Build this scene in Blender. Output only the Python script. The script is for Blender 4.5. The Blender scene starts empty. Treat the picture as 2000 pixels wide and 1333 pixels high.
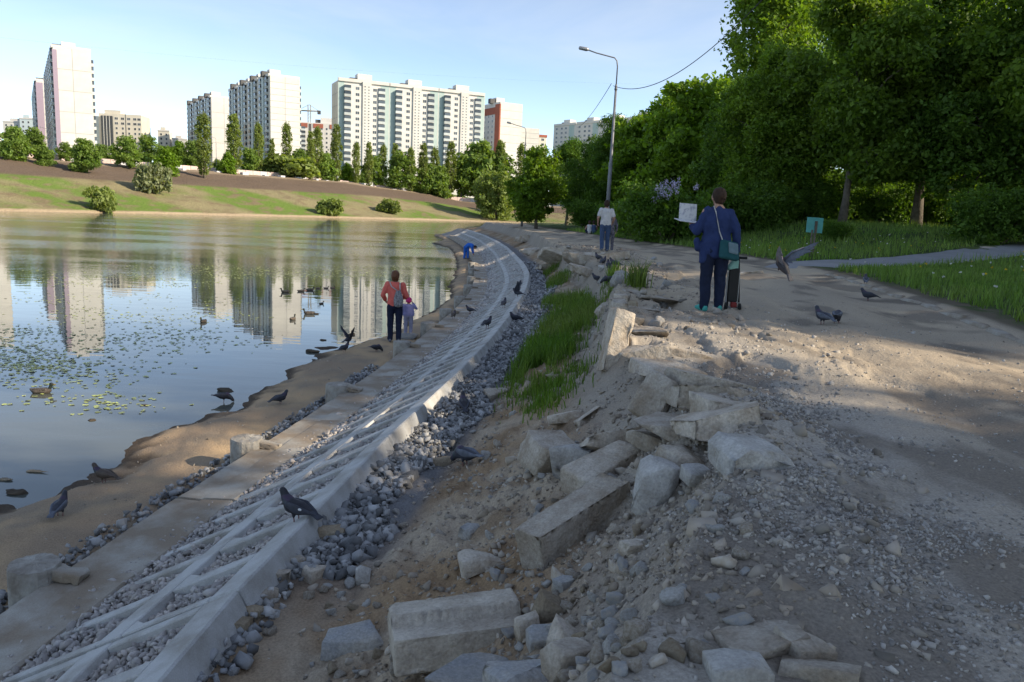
import bpy, bmesh, math, random
import numpy as np
from mathutils import Vector, Matrix

# ------------------------------------------------------------------ camera, sky, sun, exposure
SC = bpy.context.scene
COL = SC.collection
FPX, PITCH, ROLL, EYE = 1530.0, math.radians(9.24), 0.04, 3.3      # water level is z = 0
SUN_EL, SUN_AZ = math.radians(29), math.radians(106)                # azimuth from +Y towards +X
cam_d = bpy.data.cameras.new('camera'); cam = bpy.data.objects.new('camera', cam_d); COL.objects.link(cam)
cam_d.sensor_width = 36.0; cam_d.lens = FPX / 2000 * 36.0; cam_d.clip_start = 0.1; cam_d.clip_end = 6000
cam.matrix_world = Matrix.Translation((0, 0, EYE)) @ Matrix.Rotation(math.pi/2 - PITCH, 4, 'X') @ Matrix.Rotation(ROLL, 4, 'Z')
SC.camera = cam
W = bpy.data.worlds.new('World'); SC.world = W; W.use_nodes = True
nt = W.node_tree; nt.nodes.clear()
sky = nt.nodes.new('ShaderNodeTexSky'); sky.sky_type = 'NISHITA'; sky.sun_disc = False
sky.sun_elevation = SUN_EL; sky.sun_rotation = SUN_AZ; sky.air_density = 0.6; sky.dust_density = 0.15; sky.ozone_density = 1.8
tc = nt.nodes.new('ShaderNodeTexCoord'); mp = nt.nodes.new('ShaderNodeMapping'); mp.inputs['Scale'].default_value = (1.0, 2.2, 6.0)
mp.inputs['Rotation'].default_value = (0, 0, 0.5)
cn = nt.nodes.new('ShaderNodeTexNoise'); cn.inputs['Scale'].default_value = 1.6; cn.inputs['Detail'].default_value = 7; cn.inputs['Roughness'].default_value = 0.55
cn.inputs['Distortion'].default_value = 0.6
cr = nt.nodes.new('ShaderNodeMapRange'); cr.inputs['From Min'].default_value = 0.38; cr.inputs['From Max'].default_value = 0.85; cr.inputs['To Max'].default_value = 0.45
mx = nt.nodes.new('ShaderNodeMix'); mx.data_type = 'RGBA'; mx.inputs['B'].default_value = (3.3, 3.7, 4.2, 1)
bg = nt.nodes.new('ShaderNodeBackground'); bg.inputs['Strength'].default_value = 0.09
wo = nt.nodes.new('ShaderNodeOutputWorld'); L = nt.links.new
L(tc.outputs['Generated'], mp.inputs['Vector']); L(mp.outputs[0], cn.inputs['Vector']); L(cn.outputs['Fac'], cr.inputs['Value'])
L(cr.outputs[0], mx.inputs['Factor']); L(sky.outputs[0], mx.inputs['A']); L(mx.outputs['Result'], bg.inputs['Color']); L(bg.outputs[0], wo.inputs['Surface'])
sd = bpy.data.lights.new('sun', 'SUN'); sd.energy = 2.2; sd.angle = math.radians(0.53); sd.color = (1.0, 0.93, 0.82)
sun = bpy.data.objects.new('sun', sd); COL.objects.link(sun)
S_DIR = Vector((math.sin(SUN_AZ)*math.cos(SUN_EL), math.cos(SUN_AZ)*math.cos(SUN_EL), math.sin(SUN_EL)))
sun.rotation_euler = S_DIR.to_track_quat('Z', 'Y').to_euler()
SC.view_settings.view_transform = 'Standard'; SC.view_settings.look = 'None'
SC.view_settings.exposure = 1.72; SC.view_settings.gamma = 1.0; SC.view_settings.use_curve_mapping = False
SC.view_settings.use_white_balance = True; SC.view_settings.white_balance_temperature = 7700

# ------------------------------------------------------------------ helpers
RNG = np.random.default_rng(7); random.seed(7)
PI = math.pi
CM = np.array(cam.matrix_world.to_3x3())
def ray(x, y):
    return CM @ np.array([(x-1000)/FPX, -(y-666.5)/FPX, -1.0])
def at_y(x, y, Y):
    d = ray(x, y); return np.array([0, 0, EYE]) + d*(Y/d[1])
def at_z(x, y, z):
    d = ray(x, y); return np.array([0, 0, EYE]) + d*((z-EYE)/d[2])

def _hash(i, j, s):
    n = (i*374761393 + j*668265263 + s*1442695041) & 0xffffffff
    n = ((n ^ (n >> 13))*1274126177) & 0xffffffff
    return ((n ^ (n >> 16)) & 0xffff)/65535.0
def vn(x, y, s=0):
    x = np.asarray(x, float); y = np.asarray(y, float)
    i = np.floor(x).astype(np.int64); j = np.floor(y).astype(np.int64)
    u = x-i; v = y-j; u = u*u*(3-2*u); v = v*v*(3-2*v)
    return ((_hash(i, j, s)*(1-u)+_hash(i+1, j, s)*u)*(1-v) + (_hash(i, j+1, s)*(1-u)+_hash(i+1, j+1, s)*u)*v)
def fbm(x, y, o=4, s=0):
    t = 0; a = 0.5; tot = 0
    for k in range(o):
        t = t + a*vn(x*2**k+17.3*k, y*2**k-9.1*k, s+k); tot += a; a *= 0.5
    return t/tot - 0.5
def sst(a, b, x):
    t = np.clip((x-a)/(b-a), 0, 1); return t*t*(3-2*t)
def n3(P, sc, s=0):
    return (fbm(P[:, 0]*sc+P[:, 2]*sc*.7, P[:, 1]*sc-P[:, 2]*sc*.6, 3, s) + fbm(P[:, 2]*sc+5, P[:, 0]*sc*.8-P[:, 1]*sc*.5, 3, s+9))

def tag(o, label=None, cat=None, group=None, kind=None):
    if label: o['label'] = label
    if cat: o['category'] = cat
    if group: o['group'] = group
    if kind: o['kind'] = kind
    return o
def empty(name, loc=(0, 0, 0), rz=0.0):
    o = bpy.data.objects.new(name, None); COL.objects.link(o); o.location = loc; o.rotation_euler = (0, 0, rz)
    o.empty_display_size = 0.1
    return o
def link(name, me, parent=None, loc=None, rot=None, scale=None):
    o = bpy.data.objects.new(name, me); COL.objects.link(o)
    if parent: o.parent = parent
    if loc is not None: o.location = loc
    if rot is not None: o.rotation_euler = rot
    if scale is not None: o.scale = scale
    return o
def amesh(name, V, Fc, mats=(), smooth=False, mi=None, col=None):
    """mesh from numpy arrays; Fc is (n,3) or (n,4)"""
    V = np.asarray(V, np.float32); Fc = np.asarray(Fc, np.int32)
    me = bpy.data.meshes.new(name); n, k = Fc.shape
    me.vertices.add(len(V)); me.vertices.foreach_set('co', V.ravel())
    me.loops.add(n*k); me.loops.foreach_set('vertex_index', Fc.ravel())
    me.polygons.add(n); me.polygons.foreach_set('loop_start', np.arange(n, dtype=np.int32)*k)
    if smooth: me.polygons.foreach_set('use_smooth', np.ones(n, bool))
    for m in (mats if isinstance(mats, (list, tuple)) else [mats]): me.materials.append(m)
    if mi is not None: me.polygons.foreach_set('material_index', np.asarray(mi, np.int32))
    if col is not None:
        a = me.color_attributes.new('Col', 'FLOAT_COLOR', 'POINT')
        a.data.foreach_set('color', np.concatenate([col, np.ones((len(V), 1))], 1).astype(np.float32).ravel())
    me.update(calc_edges=True); me.validate()
    return me
def bmesh_to(bm, name, mats=(), smooth=False):
    me = bpy.data.meshes.new(name); bm.normal_update(); bm.to_mesh(me); bm.free()
    for m in (mats if isinstance(mats, (list, tuple)) else [mats]): me.materials.append(m)
    if smooth:
        for p in me.polygons: p.use_smooth = True
    return me
def bbox(bm, x0, x1, y0, y1, z0, z1, mi=0, bev=0.0):
    vs = [bm.verts.new(c) for c in ((x0,y0,z0),(x1,y0,z0),(x1,y1,z0),(x0,y1,z0),(x0,y0,z1),(x1,y0,z1),(x1,y1,z1),(x0,y1,z1))]
    fs = [bm.faces.new([vs[i] for i in q]) for q in ((0,3,2,1),(4,5,6,7),(0,1,5,4),(1,2,6,5),(2,3,7,6),(3,0,4,7))]
    for f in fs: f.material_index = mi
    if bev:
        es = list({e for f in fs for e in f.edges})
        r = bmesh.ops.bevel(bm, geom=es, offset=bev, segments=1, affect='EDGES', profile=0.7)
        for f in r['faces']: f.material_index = mi
def box_mesh(name, x0, x1, y0, y1, z0, z1, mat, bev=0.0):
    bm = bmesh.new(); bbox(bm, x0, x1, y0, y1, z0, z1, 0, bev); return bmesh_to(bm, name, mat)
def tube(bm, pts, rad, seg=8, mi=0, cap=True):
    pts = [Vector(p) for p in pts]; rings = []
    for i, p in enumerate(pts):
        d = (pts[min(i+1, len(pts)-1)]-pts[max(i-1, 0)]).normalized()
        a = d.cross(Vector((0.31, 0.2, 1)) if abs(d.z) < 0.95 else Vector((0, 1, 0.1))).normalized(); b = d.cross(a)
        r = rad[i] if hasattr(rad, '__len__') else rad
        rings.append([bm.verts.new(p + (a*math.cos(t)+b*math.sin(t))*r) for t in [2*PI*k/seg for k in range(seg)]])
    for A, B in zip(rings, rings[1:]):
        for k in range(seg):
            f = bm.faces.new((A[k], A[(k+1) % seg], B[(k+1) % seg], B[k])); f.material_index = mi; f.smooth = True
    if cap:
        for R in (rings[0][::-1], rings[-1]): bm.faces.new(R).material_index = mi
def copy_tree(o, parent=None):
    c = o.copy(); COL.objects.link(c); c.parent = parent
    for ch in list(o.children): copy_tree(ch, c)
    return c

# ------------------------------------------------------------------ materials
def M(name, base, alt=None, scale=4.0, rough=0.9, bump=0.0, bscale=40.0, island=0.0, objrnd=0.0, spec=0.3, metal=0.0, attr=False, detail=5.0, contrast=(0.35, 0.65), speck=0.0):
    m = bpy.data.materials.new(name); m.use_nodes = True; t = m.node_tree; N = t.nodes; K = t.links.new
    p = N['Principled BSDF']; p.inputs['Roughness'].default_value = rough; p.inputs['Specular IOR Level'].default_value = spec; p.inputs['Metallic'].default_value = metal
    co = N.new('ShaderNodeTexCoord')
    def noise(sc, det=detail):
        n = N.new('ShaderNodeTexNoise'); n.inputs['Scale'].default_value = sc; n.inputs['Detail'].default_value = det; n.inputs['Roughness'].default_value = 0.62
        K(co.outputs['Object'], n.inputs['Vector']); return n
    c = None
    if attr:
        a = N.new('ShaderNodeAttribute'); a.attribute_name = 'Col'; c = a.outputs['Color']
    else:
        r = N.new('ShaderNodeRGB'); r.outputs[0].default_value = (*base, 1); c = r.outputs[0]
    if alt:
        n = noise(scale); mr = N.new('ShaderNodeMapRange'); mr.inputs['From Min'].default_value, mr.inputs['From Max'].default_value = contrast
        K(n.outputs['Fac'], mr.inputs['Value'])
        x = N.new('ShaderNodeMix'); x.data_type = 'RGBA'; x.inputs['B'].default_value = (*alt, 1); K(mr.outputs[0], x.inputs['Factor']); K(c, x.inputs['A']); c = x.outputs['Result']
    def mul(c, fac, lo, hi):
        mr = N.new('ShaderNodeMapRange'); mr.inputs['To Min'].default_value = lo; mr.inputs['To Max'].default_value = hi; K(fac, mr.inputs['Value'])
        x = N.new('ShaderNodeVectorMath'); x.operation = 'SCALE'; K(c, x.inputs[0]); K(mr.outputs[0], x.inputs['Scale']); return x.outputs[0]
    if island:
        g = N.new('ShaderNodeNewGeometry'); c = mul(c, g.outputs['Random Per Island'], 1-island, 1+island)
    if objrnd:
        g = N.new('ShaderNodeObjectInfo'); c = mul(c, g.outputs['Random'], 1-objrnd, 1+objrnd)
    if speck:
        n = noise(bscale*2.3, 3); mr = N.new('ShaderNodeMapRange'); mr.inputs['From Min'].default_value = 0.3; mr.inputs['From Max'].default_value = 0.7
        K(n.outputs['Fac'], mr.inputs['Value']); c = mul(c, mr.outputs[0], 1-speck, 1+speck)
    K(c, p.inputs['Base Color'])
    if bump:
        n = noise(bscale, 6); b = N.new('ShaderNodeBump'); b.inputs['Strength'].default_value = bump; b.inputs['Distance'].default_value = 1.0/bscale
        K(n.outputs['Fac'], b.inputs['Height']); K(b.outputs[0], p.inputs['Normal'])
    return m
def leaf_mat(name, base, alt, trans=0.35, var=0.35, objrnd=0.12, rough=0.55):
    m = M(name, base, alt, scale=0.35, rough=rough, island=var, objrnd=objrnd, spec=0.25, detail=3)
    t = m.node_tree; p = t.nodes['Principled BSDF']; o = [n for n in t.nodes if n.type == 'OUTPUT_MATERIAL'][0]
    tr = t.nodes.new('ShaderNodeBsdfTranslucent'); src = p.inputs['Base Color'].links[0].from_socket
    g = t.nodes.new('ShaderNodeMix'); g.data_type = 'RGBA'; g.blend_type = 'MULTIPLY'; g.inputs['Factor'].default_value = 1.0; g.inputs['B'].default_value = (1.5, 1.5, 0.5, 1)
    t.links.new(src, g.inputs['A']); t.links.new(g.outputs['Result'], tr.inputs['Color'])
    ms = t.nodes.new('ShaderNodeMixShader'); ms.inputs[0].default_value = trans
    t.links.new(p.outputs[0], ms.inputs[1]); t.links.new(tr.outputs[0], ms.inputs[2]); t.links.new(ms.outputs[0], o.inputs['Surface'])
    return m
m_ground = M('earth', (0.3, 0.25, 0.2), attr=True, rough=0.95, bump=0.55, bscale=34, speck=0.24, spec=0.15)
m_concrete = M('pale_concrete', (0.45, 0.455, 0.45), (0.30, 0.285, 0.26), scale=3.0, rough=0.88, bump=0.3, bscale=50, speck=0.12, objrnd=0.08, contrast=(.42, .68))
m_dirtycon = M('dirty_concrete', (0.37, 0.35, 0.31), (0.25, 0.20, 0.15), scale=1.7, rough=0.9, bump=0.25, bscale=45, speck=0.12, contrast=(0.38, 0.6))
m_slab = M('broken_concrete', (0.50, 0.45, 0.385), (0.31, 0.25, 0.19), scale=5.5, rough=0.93, bump=0.7, bscale=30, speck=0.2, objrnd=0.16)
m_palekerb = M('pale_kerb_concrete', (0.52, 0.47, 0.40), (0.34, 0.29, 0.235), scale=5, rough=0.92, bump=0.6, bscale=30, speck=0.18)
m_slabblue = M('blue_grey_stone', (0.27, 0.28, 0.29), (0.36, 0.33, 0.29), scale=4, rough=0.9, bump=0.5, bscale=34, speck=0.2, objrnd=0.15)
m_chalk = M('chalky_stone', (0.47, 0.46, 0.44), (0.32, 0.30, 0.27), scale=6, rough=0.9, bump=0.6, bscale=30, speck=0.2, objrnd=0.1)
m_brownrock = M('brown_rubble', (0.24, 0.18, 0.12), (0.32, 0.27, 0.2), scale=5, rough=0.95, bump=0.6, bscale=34, speck=0.2, objrnd=0.2)
m_crush = M('crushed_stone', (0.20, 0.208, 0.22), (0.32, 0.315, 0.305), scale=1.3, rough=0.85, island=0.62, bump=0.3, bscale=50)
m_pinkgravel = M('pink_grey_gravel', (0.42, 0.38, 0.35), (0.33, 0.315, 0.31), scale=3, rough=0.9, island=0.35)
m_pathgravel = M('path_gravel', (0.40, 0.375, 0.34), (0.30, 0.275, 0.25), scale=3, rough=0.95, island=0.4)
m_rubble = M('soil_rubble', (0.27, 0.22, 0.17), (0.34, 0.31, 0.27), scale=2, rough=0.95, island=0.45)
m_wood = M('weathered_wood', (0.40, 0.385, 0.35), (0.20, 0.17, 0.14), scale=5, rough=0.9, bump=0.5, bscale=25)
m_bark = M('bark', (0.11, 0.09, 0.07), (0.18, 0.155, 0.125), scale=6, rough=0.95, bump=0.7, bscale=14)
m_greybark = M('grey_bark', (0.16, 0.14, 0.115), (0.1, 0.085, 0.07), scale=6, rough=0.95, bump=0.6, bscale=14)
m_leaf = leaf_mat('leaf_green', (0.10, 0.19, 0.026), (0.145, 0.23, 0.032), trans=.45)
m_leafdark = leaf_mat('leaf_deep_green', (0.065, 0.14, 0.022), (0.10, 0.185, 0.03), trans=.45)
m_leafwarm = leaf_mat('leaf_olive', (0.20, 0.25, 0.075), (0.16, 0.215, 0.065), trans=.45)
m_leafbright = leaf_mat('leaf_spring_green', (0.115, 0.215, 0.02), (0.15, 0.25, 0.03), trans=.45)
m_willow = leaf_mat('leaf_willow', (0.19, 0.26, 0.07), (0.23, 0.29, 0.09), trans=.45)
m_leafhaze = leaf_mat('leaf_haze_green', (0.135, 0.225, 0.05), (0.18, 0.26, 0.065), trans=.45)  # leaf green lightened to paint in the haze over the far trees
m_leafgrey = leaf_mat('leaf_grey_green', (0.19, 0.22, 0.12), (0.23, 0.26, 0.15), trans=.4)
m_grass = leaf_mat('grass_blade', (0.075, 0.165, 0.02), (0.15, 0.205, 0.05), trans=0.3, var=0.4)
m_lawn = leaf_mat('lawn_blade', (0.095, 0.195, 0.03), (0.155, 0.23, 0.06), trans=0.3, var=0.4)
# ------------------------------------------------------------------ terrain function
KY = np.array([-14, -4, 2.78, 3.4, 4.48, 6.27, 7.81, 10.67, 14.8, 20.26, 24.7, 29.5, 35, 44, 54, 66, 83, 100.])
KX = np.array([-1.75, -1.6, -1.36, -1.29, -1.19, -0.99, -0.76, -0.40, -0.02, 0.34, 0.48, 0.38, 0.08, -0.45, -1.32, -2.6, -5.02, -8.])
KY = KY*1.108; KX = KX*1.108
def kx(y):
    return (np.interp(y-0.7, KY, KX)+np.interp(y, KY, KX)+np.interp(y+0.7, KY, KX))/3
def kslope(y):
    return (kx(y+0.8)-kx(y-0.8))/1.6
ZK = 1.25
EY = np.array([-14, 0, 1.9, 3.0, 3.9, 5.5, 7.0, 7.9, 11.3, 14, 16.4, 20, 27.3, 35, 50, 70, 100])
EX = np.array([-0.4, -0.1, 0.3, 0.85, 1.2, 1.25, 1.1, 1.1, 1.42, 1.85, 2.25, 2.2, 1.75, 1.6, 1.2, -0.3, -4])
RY = np.array([-14, 0, 8.8, 12.2, 17, 20, 24, 32.7, 45, 60, 76, 100])
RX = np.array([4.6, 4.9, 5.78, 6.6, 7.5, 7.9, 8.0, 7.2, 5.4, 3.6, 1.6, 0.5])
WY = np.array([-14, 0, 5, 7.7, 8.6, 9.7, 10.75, 13.2, 15.5, 17.5, 18.6, 20, 22.5, 26, 30, 33, 45, 58, 70, 80, 90])
WM = np.array([3.6, 3.1, 2.7, 2.3, 1.95, 2.0, 2.35, 1.9, 2.0, 2.5, 2.3, 1.35, 1.35, 1.1, 0.8, 1.1, 1.0, 1.1, 1.2, 2.6, 0.9])
WM = WM-0.1
def lat(x, y):
    return (x-kx(y))/np.sqrt(1+kslope(y)**2)
def terrain(x, y, full=False):
    x = np.asarray(x, float); y = np.asarray(y, float)
    d = lat(x, y); e = np.interp(y, EY, EX)-kx(y); e = np.maximum(e, 0.8)
    big = fbm(x*0.9, y*0.9, 4, 3); med = fbm(x*4, y*4, 4, 11); fine = fbm(x*14, y*14, 3, 23)
    # mud shelf
    m = -(d+2.15); w = np.interp(y, WY, WM) + fbm(x*1.3, y*1.1, 4, 41)*0.9*sst(26, 18, y) + fbm(x*1.3, y*1.1, 4, 41)*0.35
    t = m/np.maximum(w, 0.3)
    mud = 0.27*(1-sst(0.45, 1.25, t)) - 0.055 + big*0.10*sst(0, .3, t) + med*0.05 - 0.75*sst(1.05, 2.6, t)
    mud = np.where(m < 0.35, mud-0.10*(1-sst(0.0, 0.35, m)), mud)
    # under the revetment
    rev = np.interp(d, [-2.3, -1.5, 0.0], [0.06, 0.41, 1.16])
    # gravel ditch and rubble slope
    s = np.clip((d-0.55)/np.maximum(e-0.55, 0.3), 0, 1)
    near = sst(9.5, 6.0, y)
    prof = np.where(s < 0.78, s*0.52, 0.4056+(s-0.78)/0.22*0.5944)*(1-near) + (s*0.8+0.2*s**3)*near
    slope = 1.09 + prof*1.02 + (big*0.20+med*0.11+fine*0.07)*sst(0.1, 0.9, d)*(0.45+0.55*(1-s)) + fine*0.025
    # path: worn plates near its left edge, ruts further right
    pd = d-e
    tr = fbm(x*1.1, y*0.55, 4, 71); tr2 = fbm(x*2.3+4, y*0.9, 4, 77)
    plates = (sst(0.0, 0.05, tr)-0.5)*0.06 + (sst(0.03, 0.08, tr2)-0.5)*0.045
    path = 2.11 + plates*sst(3.4, 0.8, pd)*sst(4.0, 6.5, y)*sst(45, 30, y) + big*0.06 + med*0.018 + fine*0.016*sst(3.0, 0.3, pd) + 0.008*fine + 0.008*fbm(x*7, y*2.2, 3, 55)
    hole = sst(0.22, 0.30, fbm(x*0.8+3, y*0.5+8, 3, 91))*0.14*sst(2.6, 0.6, pd)*sst(5, 7, y)
    rut = -0.045*np.exp(-((x-np.interp(y, RY, RX)+2.4)/0.3)**2)-0.06*np.exp(-((x-np.interp(y, RY, RX)+0.75)/0.45)**2)
    path = path - hole + rut
    # heaped rubble beside the camera
    heap = 0.16*np.exp(-(((x-1.25)/0.55)**2+((y-4.4)/1.3)**2)) + 0.06*np.exp(-(((x-0.9)/0.5)**2+((y-2.7)/0.8)**2))
    near_z = np.where(d < -2.15, mud, np.where(d < 0.0, rev, np.where(s < 1, slope, path)))
    near_z = np.where(d > 0.3, near_z+heap*(1+med), near_z)
    # lawn beyond the old kerb
    r = x-np.interp(y, RY, RX)
    lawn = 2.17 + 0.05*sst(0, 1.5, r) + 1.2*sst(-1, 9, r-0.06*y)*sst(21, 43, y) + big*0.12*sst(1, 5, r) + med*0.03
    k = sst(-0.12, 0.10, r)
    z = near_z*(1-k)+lawn*k
    # behind / far right the land goes on; the pond's end closes beyond y = 90
    shore = 101+np.maximum(x, 0)*1.3+big*3
    z = np.where(y > 60, np.minimum(z, 1.9-(y-shore)*0.35), z); z = np.maximum(z, -0.9)
    if full: return z, d, s, pd, r, m, t, big, med, fine
    return z
def gz(x, y): return float(terrain(np.array([x]), np.array([y]))[0])
_ts = np.geomspace(1.2, 260, 3500)
def gpx(px, py):
    """point where the sight line through a photo pixel meets the near ground"""
    d = ray(px, py); P = np.array([0, 0, EYE])[None]+d[None]*_ts[:, None]
    zz = np.maximum(terrain(P[:, 0], P[:, 1]), 0.0)
    k = np.argmax(P[:, 2] < zz); p = P[k].copy(); p[2] = zz[k]; return p

# ------------------------------------------------------------------ near ground sheet (polar grid)
ang = np.radians(np.concatenate([np.arange(-46, 46, 0.15), np.arange(46, 314, 3.0)])); na = len(ang)
rad = np.concatenate([[0.02, 0.5, 0.9], np.geomspace(1.25, 140, 470), [180, 260, 420, 700]]); nr = len(rad)
A, R_ = np.meshgrid(ang, rad); X = R_*np.sin(A); Y = R_*np.cos(A)
Zt, d, s, pd, r, m, t, big, med, fine = terrain(X, Y, True)
def lerp(a, b, k): return a*(1-k[..., None]) + np.asarray(b)*k[..., None]
c_mud = lerp(np.ones(X.shape+(3,))*np.array([0.42, 0.30, 0.185]), (0.29, 0.215, 0.15), sst(-.12, .2, big))
c_mud = lerp(c_mud, (0.26, 0.205, 0.15), sst(0, .25, fbm(X*2, Y*2, 4, 5)))
c_mud = lerp(c_mud, (0.075, 0.055, 0.04), sst(0.115, 0.03, Zt+med*0.09))
c_mud = lerp(c_mud, (0.12, 0.095, 0.06), sst(0.35, 0.05, m)*0.7)
c_sl = lerp(np.ones(X.shape+(3,))*np.array([0.28, 0.19, 0.115]), (0.37, 0.30, 0.225), sst(-.1, .2, fbm(X*1.5, Y*1.5, 4, 15)))
c_sl = lerp(c_sl, (0.19, 0.125, 0.075), sst(0.02, .2, fbm(X*3, Y*3, 4, 18))*0.7)
c_sl = lerp(c_sl, (0.30, 0.275, 0.24), sst(0.5, 0.8, s)*0.75)
c_sl = lerp(c_sl, (0.17, 0.17, 0.175), sst(0.75, 0.5, d)*sst(3.5, 5.5, Y)); c_sl = lerp(c_sl, (0.26, 0.245, 0.23), sst(0.02, -0.02, d))
c_pa = lerp(np.ones(X.shape+(3,))*np.array([0.38, 0.315, 0.24]), (0.46, 0.375, 0.275), sst(-.15, .15, fbm(X*.7, Y*.35, 4, 25)))
c_pa = lerp(c_pa, (0.37, 0.345, 0.31), sst(2.4, 0.6, pd)*sst(12, 5, Y)*0.8)
c_pa = lerp(c_pa, (0.185, 0.155, 0.125), sst(.02, .16, fbm(X*1.6+9, Y*.8, 5, 29))*0.75)
c_pa = lerp(c_pa, (0.13, 0.11, 0.09), sst(-1.5, -.2, r)*sst(0, .18, fbm(X*1.2, Y*1.2, 4, 33))*0.8)
c_la = lerp(np.ones(X.shape+(3,))*np.array([0.045, 0.075, 0.02]), (0.07, 0.10, 0.03), sst(-.1, .2, big))
c_la = lerp(c_la, (0.13, 0.105, 0.075), sst(0.9, 0.2, r+med*1.6))
colr = np.where((d < -2.15)[..., None], c_mud, np.where((s < 1)[..., None], c_sl, c_pa))
kk = sst(0, .25, r)[..., None]; colr = colr*(1-kk)+c_la*kk
colr = np.where(((Zt < 0.05) & (Y > 70))[..., None], np.array([0.07, 0.06, 0.04]), colr)
V = np.stack([X, Y, Zt], -1).reshape(-1, 3)
ii, jj = np.meshgrid(np.arange(nr-1), np.arange(na), indexing='ij'); j2 = (jj+1) % na
Fq = np.stack([ii*na+jj, (ii+1)*na+jj, (ii+1)*na+j2, ii*na+j2], -1).reshape(-1, 4)[:, ::-1]
keep = ~((V[Fq, 2].max(1) < -0.55))
ground = link('ground', amesh('ground', V, Fq[keep], m_ground, smooth=True, col=colr.reshape(-1, 3)))
tag(ground, 'bare dirt path, rubble slope, muddy shore and lawn soil', None, kind='structure')

# ------------------------------------------------------------------ water
def water_material():
    m = bpy.data.materials.new('pond_water'); m.use_nodes = True; t = m.node_tree; N = t.nodes; K = t.links.new
    p = N['Principled BSDF']; p.inputs['Base Color'].default_value = (0.085, 0.095, 0.085, 1); p.inputs['Roughness'].default_value = 0.02
    p.inputs['IOR'].default_value = 1.33; p.inputs['Specular IOR Level'].default_value = 0.5
    co = N.new('ShaderNodeTexCoord'); sx = N.new('ShaderNodeSeparateXYZ'); K(co.outputs['Object'], sx.inputs[0])
    def nz(scale, sc3, det, rough=0.5):
        mp = N.new('ShaderNodeMapping'); mp.inputs['Scale'].default_value = sc3; mp.inputs['Rotation'].default_value = (0, 0, 0.35)
        n = N.new('ShaderNodeTexNoise'); n.inputs['Scale'].default_value = scale; n.inputs['Detail'].default_value = det; n.inputs['Roughness'].default_value = rough
        K(co.outputs['Object'], mp.inputs[0]); K(mp.outputs[0], n.inputs['Vector']); return n.outputs['Fac']
    def mrange(v, a, b, c, d):
        r = N.new('ShaderNodeMapRange'); r.interpolation_type = 'SMOOTHSTEP'
        for k, q in zip(('From Min', 'From Max', 'To Min', 'To Max'), (a, b, c, d)): r.inputs[k].default_value = q
        K(v, r.inputs['Value']); return r.outputs[0]
    def math_(op, a, b):
        q = N.new('ShaderNodeMath'); q.operation = op
        for i, v in enumerate((a, b)):
            if isinstance(v, (int, float)): q.inputs[i].default_value = v
            else: K(v, q.inputs[i])
        return q.outputs[0]
    wob = math_('MULTIPLY', math_('SUBTRACT', nz(0.03, (1, 1, 1), 3), 0.5), 40.0)
    ruff = mrange(math_('ADD', sx.outputs['Y'], wob), 32, 62, 0.0, 1.0)           # the breeze reaches only the open water
    patch = mrange(nz(0.045, (1, 2.4, 1), 3), 0.40, 0.58, 0.25, 1.0)
    ruff = math_('MULTIPLY', ruff, patch)
    h1 = math_('MULTIPLY', nz(1.1, (0.6, 1.6, 1), 2), 0.0035)
    h2 = math_('MULTIPLY', math_('MULTIPLY', nz(2.6, (1, 1.8, 1), 3, 0.6), 0.034), ruff)
    b = N.new('ShaderNodeBump'); b.inputs['Strength'].default_value = 1.0; b.inputs['Distance'].default_value = 1.0
    K(math_('ADD', h1, h2), b.inputs['Height']); K(b.outputs[0], p.inputs['Normal'])
    return m
wv = [(-420, -40, 0), (140, -40, 0), (140, 420, 0), (-420, 420, 0)]
water = link('pond_water', amesh('pond_water', wv, [(0, 1, 2, 3)], water_material())); tag(water, 'still pond reflecting sky and tower blocks', None, kind='structure')

# ------------------------------------------------------------------ far bank
SH = np.array([(-165, -60), (-140, 20), (-122, 70), (-107, 112), (-95, 146), (-83, 180), (-58, 222), (-34, 256), (-18, 280), (2, 292), (30, 285), (60, 262), (85, 225), (110, 180), (150, 140)], float)
def resample(P, n):
    s = np.concatenate([[0], np.cumsum(np.linalg.norm(np.diff(P, axis=0), axis=1))]); q = np.linspace(0, s[-1], n)
    return np.stack([np.interp(q, s, P[:, 0]), np.interp(q, s, P[:, 1])], 1)
shp = resample(SH, 360)
for _ in range(14): shp[1:-1] = (shp[:-2]+2*shp[1:-1]+shp[2:])/4
tan = np.gradient(shp, axis=0); tan /= np.linalg.norm(tan, axis=1)[:, None]; nin = np.stack([-tan[:, 1], tan[:, 0]], 1)     # inland = left of travel... faces away from the pond
inl = np.concatenate([[-3, -1, 0, 0.4, 0.9, 1.6], np.linspace(3, 70, 50), [80, 100, 140, 220, 400, 800, 1600]])
def bank_z(si):
    return np.interp(si, [-3, 0, 0.6, 1.5, 27, 34, 60, 66, 120, 2000], [-0.5, -0.05, 0.35, 0.6, 6.9, 8.2, 12.4, 12.9, 14, 14])
def bank_dir(k):
    # inland fan: interpolate towards +Y so that far rows do not cross
    return nin[k]
fan = np.array([0.0, 1.0])
Pb = []; Cb = []
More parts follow.
